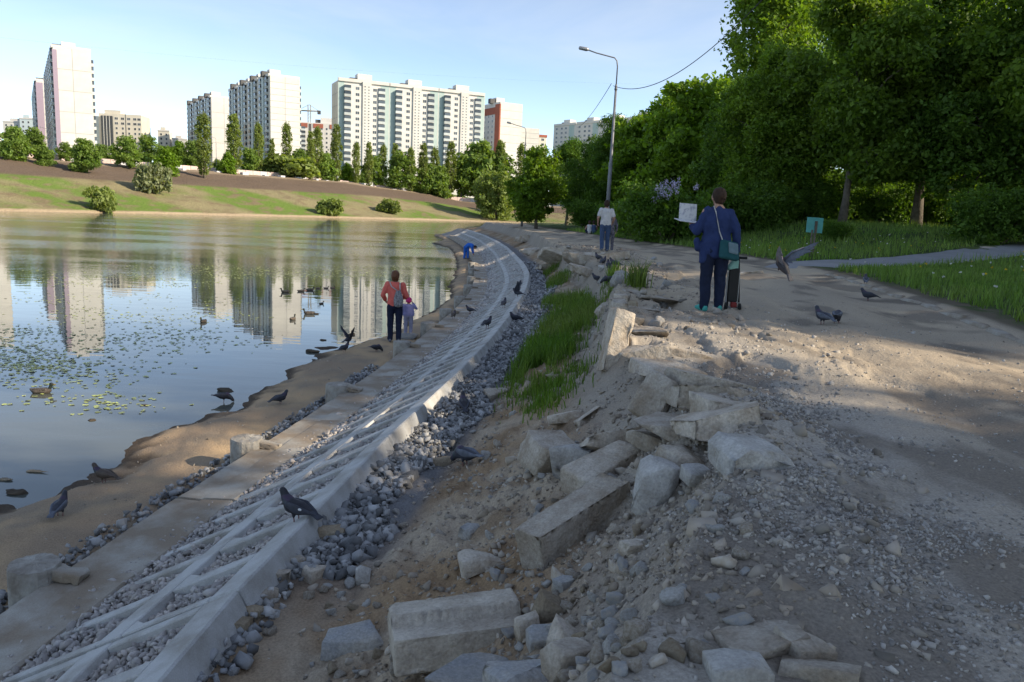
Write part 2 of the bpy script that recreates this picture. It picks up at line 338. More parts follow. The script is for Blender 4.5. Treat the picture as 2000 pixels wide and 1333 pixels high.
for si in inl:
    wgt = min(1, max(0, (si-20)/150)); dr = nin*(1-wgt)+np.stack([np.sign(shp[:, 0]+20)*0.0+ (shp[:, 0]+30)/400, np.ones(len(shp))], 1)*wgt
    q = shp + dr*si; n1 = fbm(q[:, 0]*.12, q[:, 1]*.12, 4, 7); n2 = fbm(q[:, 0]*.5, q[:, 1]*.5, 4, 9)
    right = sst(-30, 5, shp[:, 0]); zz = bank_z(si)*(1-0.45*right) + (n1*0.9+n2*0.35)*sst(0.5, 8, si)
    Pb.append(np.column_stack([q, zz]))
    g = lerp(np.ones((len(q), 3))*np.array([0.235, 0.205, 0.115]), (0.12, 0.185, 0.04), sst(-.06, .14, fbm(q[:, 0]*.05+2.4, q[:, 1]*.07, 4, 13)))
    g = lerp(g, (0.19, 0.15, 0.09), sst(.02, .22, n2))
    g = lerp(g, (0.135, 0.10, 0.075), sst(29, 32, si+n1*5)*np.ones(len(q)))
    g = lerp(g, (0.27, 0.21, 0.15), sst(56, 60, si+n1*2)*np.ones(len(q)))
    g = lerp(g, (0.36, 0.28, 0.19), sst(1.6, 0.7, si+n2*1.2)*np.ones(len(q)))
    g = lerp(g, (0.09, 0.12, 0.04), sst(66, 72, si)*np.ones(len(q)))
    Cb.append(g)
Pb = np.array(Pb); nb, mb = Pb.shape[:2]
ii, jj = np.meshgrid(np.arange(nb-1), np.arange(mb-1), indexing='ij')
Fb = np.stack([ii*mb+jj, ii*mb+jj+1, (ii+1)*mb+jj+1, (ii+1)*mb+jj], -1).reshape(-1, 4)
m_bank = M('bank_earth', (0.2, 0.2, 0.1), attr=True, rough=0.95, bump=0.5, bscale=1.2, speck=0.15, spec=0.1)
far_bank = link('far_bank', amesh('far_bank', Pb.reshape(-1, 3), Fb, m_bank, smooth=True, col=np.array(Cb).reshape(-1, 3)))
tag(far_bank, 'grassy embankment with a dark soil terrace across the pond', None, kind='structure')
def bank_at(px, si):
    """point on the far bank si metres inland in the column of photo pixel px (uses the shore polyline)"""
    best = None
    r0 = ray(px, 430)
    q = shp+nin*si; a = np.arctan2(q[:, 0], q[:, 1]); a0 = math.atan2(r0[0], r0[1]); sel = (shp[:, 1] > 100)
    k = np.argmin(np.abs(a-a0)+(~sel)*9)
    right = float(sst(-30, 5, shp[k, 0])); return np.array([q[k, 0], q[k, 1], float(bank_z(si))*(1-0.45*right)])
def bank_px(px, py, lift=0.0):
    """far-bank point on the sight line of a photo pixel"""
    r0 = ray(px, py); best = None
    for si in np.linspace(0, 110, 221):
        p = bank_at(px, si); sz = EYE + r0[2]/r0[1]*p[1]
        if p[2] > sz: continue
        e = abs(p[2]-sz)
        if best is None or e < best[0]: best = (e, p)
    return best[1] if best else bank_at(px, 60)
# ------------------------------------------------------------------ concrete lattice revetment
PL, SLOPE, SLEN = 3.0, math.atan2(0.75, 1.5), 1.68
def panel_mesh(seed):
    bm = bmesh.new(); rr = random.Random(seed); g = 0.012
    def bx(a0, a1, b0, b1, c0, c1, bev=0.008): bbox(bm, a0, a1, -b1, -b0, c0, c1, 0, bev)
    bx(g, PL-g, 0.0, 0.21, -0.30, 0.0, 0.012)                    # top kerb
    bx(g, PL-g, 0.79, 0.965, -0.16, -0.001)                       # middle rib
    for k in range(6):
        a = k*PL/5; w = 0.058
        a0, a1 = (g, 0.085) if k == 0 else ((PL-0.085, PL-g) if k == 5 else (a-w, a+w))
        bx(a0, a1, 0.212, 0.788, -0.17, -0.004); bx(a0, a1, 0.967, SLEN, -0.17, -0.004)
    # splayed corners where ribs meet the long bars
    for k in range(1, 6):
        a = k*PL/5-0.03
        for b0, b1 in ((0.802, 0.62),):
            vs = [bm.verts.new(q) for q in ((a, -b0, -0.006), (a-0.16, -b0, -0.006), (a, -b1, -0.006), (a, -b0, -0.15), (a-0.16, -b0, -0.15), (a, -b1, -0.15))]
            for q in ((0, 2, 1), (3, 4, 5), (1, 2, 5, 4), (0, 1, 4, 3), (0, 3, 5, 2)): bm.faces.new([vs[i] for i in q])
    return bmesh_to(bm, 'revetment_panel', m_concrete)
def beam_mesh(seed):
    bm = bmesh.new(); rr = random.Random(seed)
    n = 12; prof = [(0.60, -0.42), (0.60, 0.0), (0.585, 0.018), (0.34, 0.014), (0.32, 0.03), (0.02, 0.045), (0.0, 0.03), (0.0, -0.2)]
    rows = []
    for i in range(n+1):
        a = 0.001+(PL-0.002)*i/n; q_ = 0 if i in (0, n) else 1
        rows.append([bm.verts.new((a, -p[0]+q_*rr.uniform(-.008, .008), p[1]+q_*rr.uniform(-.006, .006))) for p in prof])
    for A_, B_ in zip(rows, rows[1:]):
        for k in range(len(prof)-1): bm.faces.new((A_[k], B_[k], B_[k+1], A_[k+1])).smooth = False
    bm.faces.new(rows[0]); bm.faces.new(rows[-1][::-1])
    bmesh.ops.recalc_face_normals(bm, faces=bm.faces)
    return bmesh_to(bm, 'base_beam', m_dirtycon)
rev = empty('slope_revetment', (-1.3, 3, 1.0))
tag(rev, 'pale concrete lattice slope with top kerb and base beam along the pond', 'revetment')
pm = [panel_mesh(k) for k in range(2)]; bms = [beam_mesh(k) for k in range(4)]
inv = Matrix.Translation((1.3, -3, -1.0))
PANELS = []          # (matrix of each panel) for filling with gravel
y0 = -8.05; k = 0
while y0 < 92:
    p0 = Vector((float(kx(y0)), y0, ZK)); y1 = y0+PL
    for _ in range(4):
        p1 = Vector((float(kx(y1)), y1, ZK)); y1 += PL-(p1-p0).length
    p1 = Vector((float(kx(y1)), y1, ZK)); hd = math.atan2(p1.y-p0.y, p1.x-p0.x)
    # local: x along, -y towards... rotate so that local -y points to the pond (left of travel = +y) -> mirror by heading + 180
    Mx = Matrix.Translation(p1) @ Matrix.Rotation(hd+PI, 4, 'Z') @ Matrix.Rotation(SLOPE, 4, 'X')
    o = link('revetment_panel', pm[k % 2], rev); o.matrix_local = inv @ Mx; PANELS.append((Mx, y0))
    Mb = Matrix.Translation(p1) @ Matrix.Rotation(hd+PI, 4, 'Z') @ Matrix.Translation((0, -1.5, -0.79))
    o = link('base_beam', bms[k % 4], rev); o.matrix_local = inv @ Mb
    y0 = y1; k += 1
tag(rev.children[0], None)

# ------------------------------------------------------------------ timber piles along the base beam
def pile_mesh(seed):
    bm = bmesh.new(); rr = random.Random(seed); seg = 36; ph = [rr.uniform(0, 6) for _ in range(4)]; rows = []
    def rad_(t): return 0.185*(1+0.03*math.sin(2*t+ph[0])+0.02*math.sin(5*t+ph[1])+0.016*math.sin(17*t+ph[2])+0.012*rr.uniform(-1, 1))
    rs = [rad_(2*PI*i/seg) for i in range(seg)]
    for z, f in ((-0.45, 1.03), (0.0, 1.0), (0.2, 0.985), (0.33, 0.975), (0.355, 0.94), (0.362, 0.6), (0.366, 0.2)):
        rows.append([bm.verts.new((rs[i]*f*math.cos(2*PI*i/seg), rs[i]*f*math.sin(2*PI*i/seg), z+(rr.uniform(-.006, .006) if z > .3 else 0))) for i in range(seg)])
    for A_, B_ in zip(rows, rows[1:]):
        for i in range(seg): bm.faces.new((A_[i], A_[(i+1) % seg], B_[(i+1) % seg], B_[i]))
    bm.faces.new(rows[-1]); return bmesh_to(bm, 'pile_shaft', m_wood)
def rock_dirs(sub):
    bm = bmesh.new(); bmesh.ops.create_icosphere(bm, subdivisions=sub, radius=1.0)
    v = np.array([q.co[:] for q in bm.verts]); f = np.array([[a.index for a in q.verts] for q in bm.faces]); bm.free(); return v, f
ICO = {s_: rock_dirs(s_) for s_ in (1, 2, 3, 4)}
def block_rock(dims, rng, cuts, depth, tilt, rough, fine=.04):
    """box split by fracture planes, then roughened; sharp edged"""
    dims = np.asarray(dims, float); bm = bmesh.new(); bmesh.ops.create_cube(bm, size=4.0, matrix=Matrix.Diagonal((*[float(q) for q in dims], 1)))
    def cutp(n, h):
        r = bmesh.ops.bisect_plane(bm, geom=bm.verts[:]+bm.edges[:]+bm.faces[:], plane_co=Vector(n*h), plane_no=Vector(n), clear_outer=True)
        ed = [e for e in r['geom_cut'] if isinstance(e, bmesh.types.BMEdge)]
        if len(ed) > 2: bmesh.ops.holes_fill(bm, edges=ed)
    for ax in range(3):
        for sg in (-1, 1):
            n = np.zeros(3); n[ax] = sg; n += rng.normal(0, tilt, 3); n /= np.linalg.norm(n); cutp(n, dims[ax]/2*rng.uniform(.92, 1.0))
    for _ in range(cuts):
        n = rng.normal(0, 1, 3)/np.sqrt(dims); n /= np.linalg.norm(n); cutp(n, np.abs(n*dims/2).sum()*rng.uniform(*depth))
    bmesh.ops.bevel(bm, geom=bm.edges[:], offset=float(dims.min())*.035, segments=1, affect='EDGES', clamp_overlap=True)
    for _ in range(6):
        bmesh.ops.triangulate(bm, faces=bm.faces[:]); lg = [e for e in bm.edges if e.calc_length() > fine*1.6]
        if not lg or len(bm.faces) > 4500: break
        bmesh.ops.subdivide_edges(bm, edges=lg, cuts=1)
    bmesh.ops.triangulate(bm, faces=bm.faces[:]); bm.normal_update(); bm.verts.index_update()
    v = np.array([q.co[:] for q in bm.verts]); nn = np.array([q.normal[:] for q in bm.verts]); f = np.array([[a.index for a in q.verts] for q in bm.faces]); bm.free()
    mn = dims.mean(); k = int(rng.integers(99)); rg_ = n3(v/mn, 2.2, k)*1.2+n3(v/mn, 7, k+3)*.7+n3(v/mn, 18, k+5)*.35
    pit = np.minimum(0, n3(v/mn, 3.5, k+7)+.12)*2.0
    return v+nn*((rg_+pit)*rough*mn*1.6)[:, None], f
def rock(sub, dims, rng, cuts=6, cut=(0.72, 1.0), rough=0.02, boxy=True, tilt=0.09, nscale=6.0):
    D, Fc = ICO[sub]; dims = np.asarray(dims, float)/2
    Dn = D*dims; Dn = Dn/np.linalg.norm(Dn, axis=1)[:, None]
    planes = []
    if boxy:
        for ax in range(3):
            for sg in (-1, 1):
                n = np.zeros(3); n[ax] = sg; n += rng.normal(0, tilt, 3); n /= np.linalg.norm(n); planes.append((n, dims[ax]*rng.uniform(0.9, 1.0)))
    else:
        for _ in range(9):
            n = rng.normal(0, 1, 3); n /= np.linalg.norm(n); planes.append((n, np.linalg.norm(n*dims)*rng.uniform(0.48, 0.85)))
    for _ in range(cuts):
        n = rng.normal(0, 1, 3)/dims; n /= np.linalg.norm(n); h = np.abs(n*dims).sum() if boxy else np.linalg.norm(n*dims)
        planes.append((n, h*rng.uniform(*cut)))
    rr = np.full(len(D), 9.0)
    for n, h in planes:
        c = Dn@n; rr = np.where(c > 1e-4, np.minimum(rr, h/np.maximum(c, 1e-4)), rr)
    if rough:      # chipped edges: worn back where two faces meet
        R2 = np.sort(np.stack([np.where(Dn@n > 1e-4, h/np.maximum(Dn@n, 1e-4), 9.0) for n, h in planes]), 0); ed = np.exp(-(R2[1]-R2[0])/(0.10*dims.mean()))
        ch = np.maximum(0, n3(Dn*rr[:, None]/dims.mean(), 1.6, int(rng.integers(99)))+.12); rr = rr-ed*ch*0.30*dims.min()
    Vv = Dn*rr[:, None]
    if rough:
        nn = n3(Vv/dims.mean(), nscale*0.35, int(rng.integers(99)))+0.5*n3(Vv/dims.mean(), nscale, int(rng.integers(99))); Vv = Vv + Dn*(nn*rough*dims.mean()*6)[:, None]
    return Vv, Fc
PILES = [(85, 1196, 'stout grey timber pile beside the stone strip at the sandy mud'), (470, 917, 'round timber pile topped with pale mortar beside sunlit sand'),
         (650, 797, 'pale round pile with a dark stain between mud and beam'), (770, 702, 'dark sided timber pile just behind the coral jacketed walker'),
         (826, 660, 'timber pile beside the toddler in lilac'), (866, 630, None), (899, 602, None), (920, 577, None), (926, 558, None), (931, 541, None), (935, 527, None)]
rg = np.random.default_rng(3)
for i, (px, py, lab) in enumerate(PILES):
    p = at_z(px, py, 0.2); yy = p[1]; xx = float(kx(yy))-2.15*math.sqrt(1+float(kslope(yy))**2)-0.02
    r = empty('timber_pile', (xx-.05, yy, 0.23), rg.uniform(0, 6) if i else 1.0)
    tag(r, lab or 'squat dark pile in the row leading to the child in blue', 'pile', 'timber piles along the base beam')
    o = link('pile_shaft', pile_mesh(i), r)
    Vv, Fc = block_rock((.26, .17, .07), rg, 5, (.7, .95), .1, .05, fine=.03)
    o = link('mortar_collar', amesh('mortar_collar', Vv, Fc, m_dirtycon), r); rot = -r.rotation_euler.z
    o.location = (0.26*math.cos(rot), 0.26*math.sin(rot), 0.285); o.rotation_euler = (0, 0.12, rot)

# ------------------------------------------------------------------ loose stones: merged beds
def hull_stone(dims, rng, n=10):
    bm = bmesh.new(); D = rng.normal(0, 1, (n, 3)); D /= np.linalg.norm(D, axis=1)[:, None]; D *= rng.uniform(.75, 1.0, (n, 1))*np.asarray(dims)*.55
    vs = [bm.verts.new(q) for q in D]; g = bmesh.ops.convex_hull(bm, input=vs); bmesh.ops.delete(bm, geom=[q for q in g['geom_interior'] if isinstance(q, bmesh.types.BMVert)], context='VERTS')
    bmesh.ops.triangulate(bm, faces=bm.faces); bm.verts.index_update(); v = np.array([q.co[:] for q in bm.verts]); f = np.array([[a.index for a in q.verts] for q in bm.faces]); bm.free(); return v, f
def scatter(name, P, S, sub, mat, rng, squash=(0.55, 1.0), nvar=6, parent=None, smooth=False):
    P = np.asarray(P); S = np.asarray(S); n = len(P); Vs = []; Fs = []; base = 0
    var = [hull_stone((1, rng.uniform(.6, 1), rng.uniform(*squash)), rng, 9 if sub == 1 else 10) for _ in range(nvar+4)]; nvar += 4
    pick = rng.integers(0, nvar, n)
    for k in range(nvar):
        q = np.where(pick == k)[0]
        if not len(q): continue
        Vv, Fc = var[k]; e = rng.normal(0, 1, (len(q), 4)); e[:, 1:3] *= 0.35; e /= np.linalg.norm(e, axis=1)[:, None]
        w_, x_, y_, z_ = e.T
        Rm = np.stack([np.stack([1-2*(y_*y_+z_*z_), 2*(x_*y_-z_*w_), 2*(x_*z_+y_*w_)], -1), np.stack([2*(x_*y_+z_*w_), 1-2*(x_*x_+z_*z_), 2*(y_*z_-x_*w_)], -1),
                       np.stack([2*(x_*z_-y_*w_), 2*(y_*z_+x_*w_), 1-2*(x_*x_+y_*y_)], -1)], 1)
        VV = np.einsum('nij,vj->nvi', Rm, Vv)*S[q][:, None, None] + P[q][:, None, :]
        Vs.append(VV.reshape(-1, 3)); Fs.append((Fc[None]+(np.arange(len(q))*len(Vv))[:, None, None]).reshape(-1, 3)+base); base += len(q)*len(Vv)
    o = link(name, amesh(name, np.concatenate(Vs), np.concatenate(Fs), mat, smooth=smooth), parent)
    o['kind'] = 'stuff'; return o
rg = np.random.default_rng(21)
# gravel inside the lattice cells (finer spread further off)
P = []; S = []
for Mx, ya in PANELS:
    if ya < -1 or ya > 60: continue
    dens = 1000 if ya < 9 else (420 if ya < 20 else 130); sz = 0.052 if ya < 9 else (0.06 if ya < 20 else 0.1)
    n = int(dens*PL*1.75); a = rg.uniform(0.05, PL-0.05, n); b = rg.uniform(0.2, SLEN+0.22, n)
    low = sst(1.1, 1.65, b); c = -0.055+0.05*low*rg.uniform(0.2, 1.1, n)+rg.uniform(-.02, .012, n)
    c = np.where(b > SLEN, -0.02-(b-SLEN)*-0.1, c); keepq = ~((np.abs(b-0.88) < 0.10) & (rg.uniform(0, 1, n) < 0.97))
    rib = np.abs((a/(PL/5)+0.5) % 1-0.5)*(PL/5); keepq &= ~((rib < 0.07) & (low < rg.uniform(0.25, 1.0, n)))
    keepq &= (b < SLEN+0.02) | (rg.uniform(0, 1, n) < 0.35)
    a, b, c = a[keepq], b[keepq], c[keepq]; Mn = np.array(Mx)
    # beyond the slope's foot the stones lie on the flat beam
    q = np.stack([a, -b, c], 1)@Mn[:3, :3].T+Mn[:3, 3]; q[:, 2] = np.where(b > SLEN, 0.485, q[:, 2])
    P.append(q); S.append(rg.lognormal(0, .3, len(a))*sz*np.where(b > SLEN, .8, 1))
o = scatter('gravel_fill', np.concatenate(P), np.concatenate(S), 1, m_pinkgravel, rg, parent=rev); o.matrix_local = inv
# blue-grey crushed stone in the ditch behind the kerb
def lateral_pts(n, y0, y1, d0, d1, power=1.0):
    yy = y0+(y1-y0)*rg.uniform(0, 1, n)**power; dd = rg.uniform(d0, d1, n); xx = kx(yy)+dd*np.sqrt(1+kslope(yy)**2); return xx, yy, dd
P = []; S = []
for n, ya, yb, d1, sz in ((2000, 4.4, 7, 0.6, 0.066), (5600, 6.5, 13, 0.75, 0.055), (5600, 13, 24, 0.95, 0.065), (1200, 24, 36, 0.7, 0.1), (650, 1.2, 4.6, 0.3, 0.058)):
    x, y, dd = lateral_pts(n, ya, yb, 0.03, d1); ok = dd < d1*(0.75+0.6*fbm(x*2, y*1.2, 3, 51))
    x, y = x[ok], y[ok]; P.append(np.stack([x, y, terrain(x, y)+rg.uniform(-.01, .05, len(x))], 1)); S.append(rg.lognormal(0, .4, len(x))*sz)
o = scatter('crushed_stone', np.concatenate(P), np.concatenate(S), 2, m_crush, rg); tag(o, 'blue grey crushed stone filling the ditch behind the kerb', None)
# dark stone strip between beam and mud
x, y, dd = lateral_pts(2600, 1.5, 15, -2.62, -2.14); z = terrain(x, y)
o = scatter('stone_strip', np.stack([x, y, z+rg.uniform(0, .06, len(x))], 1), rg.lognormal(0, .3, len(x))*0.07, 2, m_crush, rg); tag(o, 'strip of grey stones between base beam and mud')
# path-side grey gravel
P = []; S = []
for n, cx, cy, sx, sy, sz in ((4200, 1.35, 3.7, .33, .75, .018), (4000, 1.3, 2.7, .35, .55, .015), (1800, 1.75, 2.5, .25, .4, .013), (2200, 1.7, 4.6, .35, .7, .021), (900, 2.6, 4, 1.2, 1.6, .013), (900, 1.9, 6.2, .5, 1.0, .022), (1500, 3.2, 7, 1.3, 3.0, .02), (900, 2.2, 12, .6, 4.0, .035)):
    x = rg.normal(cx, sx, n); y = rg.normal(cy, sy, n); ok = (y > 1.2) & (lat(x, y) > 0.9) & (fbm(x*2.4, y*2.4, 3, 61) > -.06); x, y = x[ok], y[ok]
    P.append(np.stack([x, y, terrain(x, y)+sz*.1], 1)); S.append(rg.lognormal(0, .4, len(x))*sz)
o = scatter('path_gravel', np.concatenate(P), np.concatenate(S), 1, m_pathgravel, rg); tag(o, 'loose grey gravel spilt along the broken path edge')
# small rubble in the soil slope, and crumbs on path and mud
P = []; S = []
x, y, dd = lateral_pts(5200, 1.2, 10, 0.25, 2.6, 1.3); ok = (lat(x, y) < np.interp(y, EY, EX)-kx(y)+.3) & (fbm(x*2, y*2, 3, 63) > -.08); x, y = x[ok], y[ok]
P.append(np.stack([x, y, terrain(x, y)], 1)); S.append(rg.lognormal(0, .5, len(x))*.026)
x, y, dd = lateral_pts(2600, 8, 34, 0.6, 3.6); P.append(np.stack([x, y, terrain(x, y)], 1)); S.append(rg.lognormal(0, .5, len(x))*.055)
for n, cx, cy, sx, sy, sz in ((1500, .9, 2.9, .35, .5, .022), (1500, 1.1, 4.2, .3, .7, .026), (1800, .1, 3.0, .5, .8, .02), (900, .3, 4.8, .4, .8, .024)):
    x = rg.normal(cx, sx, n); y = rg.normal(cy, sy, n); k_ = (y > 1.2) & (lat(x, y) > .1); x, y = x[k_], y[k_]; P.append(np.stack([x, y, terrain(x, y)], 1)); S.append(rg.lognormal(0, .55, len(x))*sz)
x = rg.uniform(1.2, 6, 900); y = rg.uniform(2, 16, 900); P.append(np.stack([x, y, terrain(x, y)], 1)); S.append(rg.lognormal(0, .5, 900)*.018)
x, y, dd = lateral_pts(500, 3, 20, -4.2, -2.3); z = terrain(x, y); ok = z > .02; P.append(np.stack([x, y, z], 1)[ok]); S.append(rg.lognormal(0, .5, ok.sum())*.022)
o = scatter('rubble_crumbs', np.concatenate(P), np.concatenate(S), 1, m_rubble, rg); tag(o, 'crumbled rubble scattered in brown soil')

# ------------------------------------------------------------------ medium stones: each its own piece of the ground
rg = np.random.default_rng(5); MED = []
for k in range(14):
    mt = [m_slab, m_brownrock, m_slabblue, m_chalk, m_slab, m_rubble, m_slabblue][k % 7]
    Vv, Fc = rock(3, (1, rg.uniform(.6, .95), rg.uniform(.45, .8)), rg, 5, (.5, .85), .03, boxy=True, tilt=.3); MED.append(amesh('stone', Vv, Fc, mt))
cnt = 0; spots = []
for n, x0, x1, yb0, yb1, s0, s1 in ((60, 380, 720, 990, 1330, .03, .07), (80, 620, 1250, 860, 1330, .03, .07), (60, 1050, 1480, 900, 1330, .03, .08), (30, 780, 1010, 640, 900, .05, .10), (30, 1040, 1300, 480, 640, .10, .3), (36, 1030, 1250, 1080, 1333, .03, .065)):
    for _ in range(n):
        spots.append((rg.uniform(x0, x1), rg.uniform(yb0, yb1), rg.uniform(s0, s1)))
for px, py, sz in spots:
    p = gpx(px, py)
    if float(lat(p[0], p[1])) < 0.12 or p[1] > 36 or p[1] < 1.3: continue
    o = link('stone', MED[int(rg.integers(14))], ground, (p[0], p[1], p[2]+sz*0.12), (rg.uniform(-.5, .5), rg.uniform(-.5, .5), rg.uniform(0, 6.3)), (sz,)*3); cnt += 1

# ------------------------------------------------------------------ broken slabs and blocks: things
SL = [  # px, py of the middle, length, width, height, yaw, pitch(about width axis), roll, material, seed, name, label
 (893, 1262, .60, .34, .21, 10, -4, -8, 'p', 1, 'concrete_block', 'big pale broken kerb block with a ledge lying on brown soil'),
 (690, 1262, .30, .17, .15, 12, -6, 10, 'b', 2, 'concrete_slab', 'blue grey slab fragment half buried beside the big kerb block'),
 (1122, 1042, .66, .22, .24, 42, -14, -6, 's', 3, 'concrete_block', 'long squared concrete block tilted up beside the gravel spill'),
 (950, 1098, .33, .20, .07, 8, -5, -14, 's', 4, 'concrete_slab', 'flat tan slab lying against the long tilted block'),
 (1180, 935, .52, .24, .17, 38, -10, 0, 's', 5, 'concrete_block', 'grey squared block with a chipped white end among the rubble'),
 (1072, 908, .40, .36, .34, 30, 10, 20, 's', 6, 'boulder', 'large rounded concrete lump at the low edge of the rubble pile'),
 (1122, 918, .24, .26, .28, 70, 10, 8, 'c', 7, 'boulder', 'rough chalky white lump wedged between two grey blocks'),
 (1190, 875, .42, .30, .14, 12, 0, -16, 's', 8, 'concrete_slab', 'wide broken plate propped over a dark gap in the rubble'),
 (1275, 868, .26, .26, .12, -25, 6, -10, 's', 9, 'concrete_slab', 'small cracked plate resting between wider plates'),
 (1320, 850, .46, .40, .16, -32, 8, -14, 's', 10, 'concrete_slab', 'dark grey wedge of broken paving leaning into the rubble'),
 (1400, 838, .50, .42, .20, 14, 2, -12, 's', 11, 'concrete_slab', 'broad squared paving lump at the top of the rubble pile'),
 (1460, 915, .34, .28, .2, 20, 4, 6, 'c', 12, 'boulder', 'big dusty white boulder sitting in the grey gravel'),
 (1280, 975, .26, .22, .34, 80, 6, 8, 'c', 73, 'boulder', 'upright chalky lump with pitted face above the gravel'),
 (1333, 918, .26, .22, .18, 15, 12, 14, 's', 14, 'boulder', 'jagged brownish chunk on top of the chalky lumps'),
 (1358, 938, .15, .12, .10, 20, 12, 14, 'c', 15, 'boulder', 'small white jagged fragment on the gravel edge'),
 (1300, 800, .40, .22, .40, 55, 20, 20, 's', 16, 'concrete_slab', 'steep grey plate leaning on the scoured bank'),
 (1105, 820, .30, .18, .12, 0, -10, -12, 's', 17, 'concrete_slab', 'flat slab lying in the hollow below the path edge'),
 (1150, 822, .26, .12, .11, 25, -16, -10, 's', 18, 'concrete_slab', 'narrow tilted slab next to a flat slab in the hollow'),
 (1200, 700, .20, .30, .62, 8, 14, -9, 's', 19, 'kerb_stone', 'tall kerb stone leaning off the undercut path edge'),
 (1205, 662, .20, .55, .22, 4, 4, -4, 's', 20, 'kerb_stone', 'sunlit kerb stone just behind the leaning one'),
 (1207, 632, .18, .5, .2, -2, 0, 0, 's', 21, 'kerb_stone', None), (1208, 610, .18, .5, .2, 3, 0, 0, 's', 22, 'kerb_stone', None), (1210, 595, .18, .45, .2, 0, 3, 0, 's', 23, 'kerb_stone', None),
 (1390, 745, .55, .40, .10, 6, 0, -6, 's', 24, 'asphalt_plate', None), (1385, 775, .50, .34, .12, -8, 0, -6, 's', 25, 'asphalt_plate', None), (1300, 725, .5, .4, .12, 12, 0, 0, 's', 26, 'asphalt_plate', None),
 (1300, 690, .9, .5, .10, -4, 0, -3, 's', 27, 'asphalt_plate', None), (1270, 610, .9, .7, .12, 4, 2, -3, 's', 28, 'asphalt_plate', None), (1290, 585, 1.0, .8, .14, 10, 0, -3, 's', 29, 'asphalt_plate', None),
 (1420, 795, .4, .3, .13, 20, 5, -4, 's', 30, 'asphalt_plate', None), (1250, 650, .5, .6, .14, 0, -6, -3, 's', 31, 'asphalt_plate', None),
 (930, 1350, .30, .24, .16, -12, 0, 8, 'b', 32, 'boulder', 'rounded blue grey boulder under the big kerb block'),
 (1015, 1350, .26, .2, .14, 10, 0, 4, 'b', 33, 'boulder', 'flat grey boulder at the foot of the big kerb block'),
 (1238, 1078, .12, .09, .075, 20, 0, 0, 's', 34, 'stone', 'lone tan stone on bare soil beside the tilted block'),
 (710, 1132, .085, .075, .12, 10, 0, -18, 'c', 35, 'stone', 'small white pointed stone standing in brown soil'),
 (918, 1045, .10, .09, .09, 40, 0, 10, 'b', 36, 'stone', 'angular blue grey stone half sunk in brown soil'),
 (648, 1052, .18, .12, .12, 12, 0, 0, 'r', 37, 'stone', 'brown rubble lump against the white kerb'),
 (548, 1136, .12, .11, .12, 0, 0, 0, 's', 38, 'stone', None), (575, 1108, .13, .11, .10, 30, 0, 0, 's', 39, 'stone', None), (612, 1128, .12, .12, .11, 60, 10, 0, 's', 40, 'stone', None),
 (465, 1235, .12, .10, .11, 0, 0, 0, 'r', 41, 'stone', None), (500, 1205, .10, .08, .09, 30, 0, 0, 'r', 42, 'stone', None), (525, 1170, .10, .09, .09, 30, 0, 0, 's', 43, 'stone', None),
 (1075, 1205, .13, .10, .12, 10, 20, 0, 'r', 44, 'stone', None), (1105, 1150, .10, .08, .08, 40, 0, 0, 'b', 45, 'stone', None), (1060, 1255, .12, .10, .09, 10, 0, 10, 'b', 46, 'stone', None),
 (1100, 1265, .10, .10, .12, 60, 0, 10, 's', 47, 'stone', None), (1110, 1295, .16, .12, .12, 30, 0, 0, 's', 48, 'stone', None), (1030, 1235, .10, .08, .12, 20, 0, 0, 's', 49, 'stone', None),
 (1490, 1255, .26, .16, .05, 20, 0, -4, 's', 50, 'stone', 'thin cracked stone plate lying in grey gravel'), (1570, 1275, .13, .1, .06, 10, 0, 0, 's', 51, 'stone', None),
 (1440, 1318, .16, .12, .08, 0, 0, 0, 'c', 52, 'stone', None), (1600, 1318, .2, .12, .05, -20, 0, 0, 's', 53, 'stone', None),
 (1095, 505, 1.6, .9, .35, 12, 6, -14, 's', 54, 'concrete_slab', None), (1040, 495, 1.2, 1.0, .4, 40, 0, 12, 's', 55, 'concrete_slab', None), (1140, 512, 1.3, .8, .3, -6, 4, -10, 's', 56, 'concrete_slab', None),
 (1075, 525, 1.0, .7, .3, 10, -4, -10, 's', 57, 'concrete_slab', None), (1150, 535, .9, .6, .25, 20, 4, -8, 's', 58, 'concrete_slab', None), (1030, 470, 1.8, 1.0, .35, 0, 0, -8, 's', 59, 'concrete_slab', None),
 (1180, 505, 1.6, .8, .2, 6, 0, -6, 's', 60, 'concrete_slab', None), (1390, 512, 1.1, .7, .15, 20, 0, -5, 's', 61, 'asphalt_plate', None), (1450, 535, .9, .6, .1, 0, 0, -3, 's', 62, 'asphalt_plate', None),
 (860, 905, .2, .12, .08, 20, 0, 0, 'r', 63, 'stone', 'tan oblong stone beside a pigeon on the ditch edge'), (970, 775, .32, .14, .14, 35, 0, 10, 's', 64, 'stone', 'split grey stone lying at the lower end of the grass'),
]
FALL = {'kerb_stone': 'worn kerb stone in the row along the path edge', 'asphalt_plate': 'worn flat plate of old asphalt at the path edge', 'stone': 'loose fist sized stone among rubble by the big blocks',
        'concrete_slab': 'broken slab in the far heap before the walking man', 'boulder': 'lump'}
CATS = {'kerb_stone': 'kerb stone', 'asphalt_plate': 'paving', 'stone': 'stone', 'concrete_slab': 'slab', 'concrete_block': 'block', 'boulder': 'boulder'}
MT = {'p': m_palekerb, 's': m_slab, 'c': m_chalk, 'b': m_slabblue, 'r': m_brownrock}
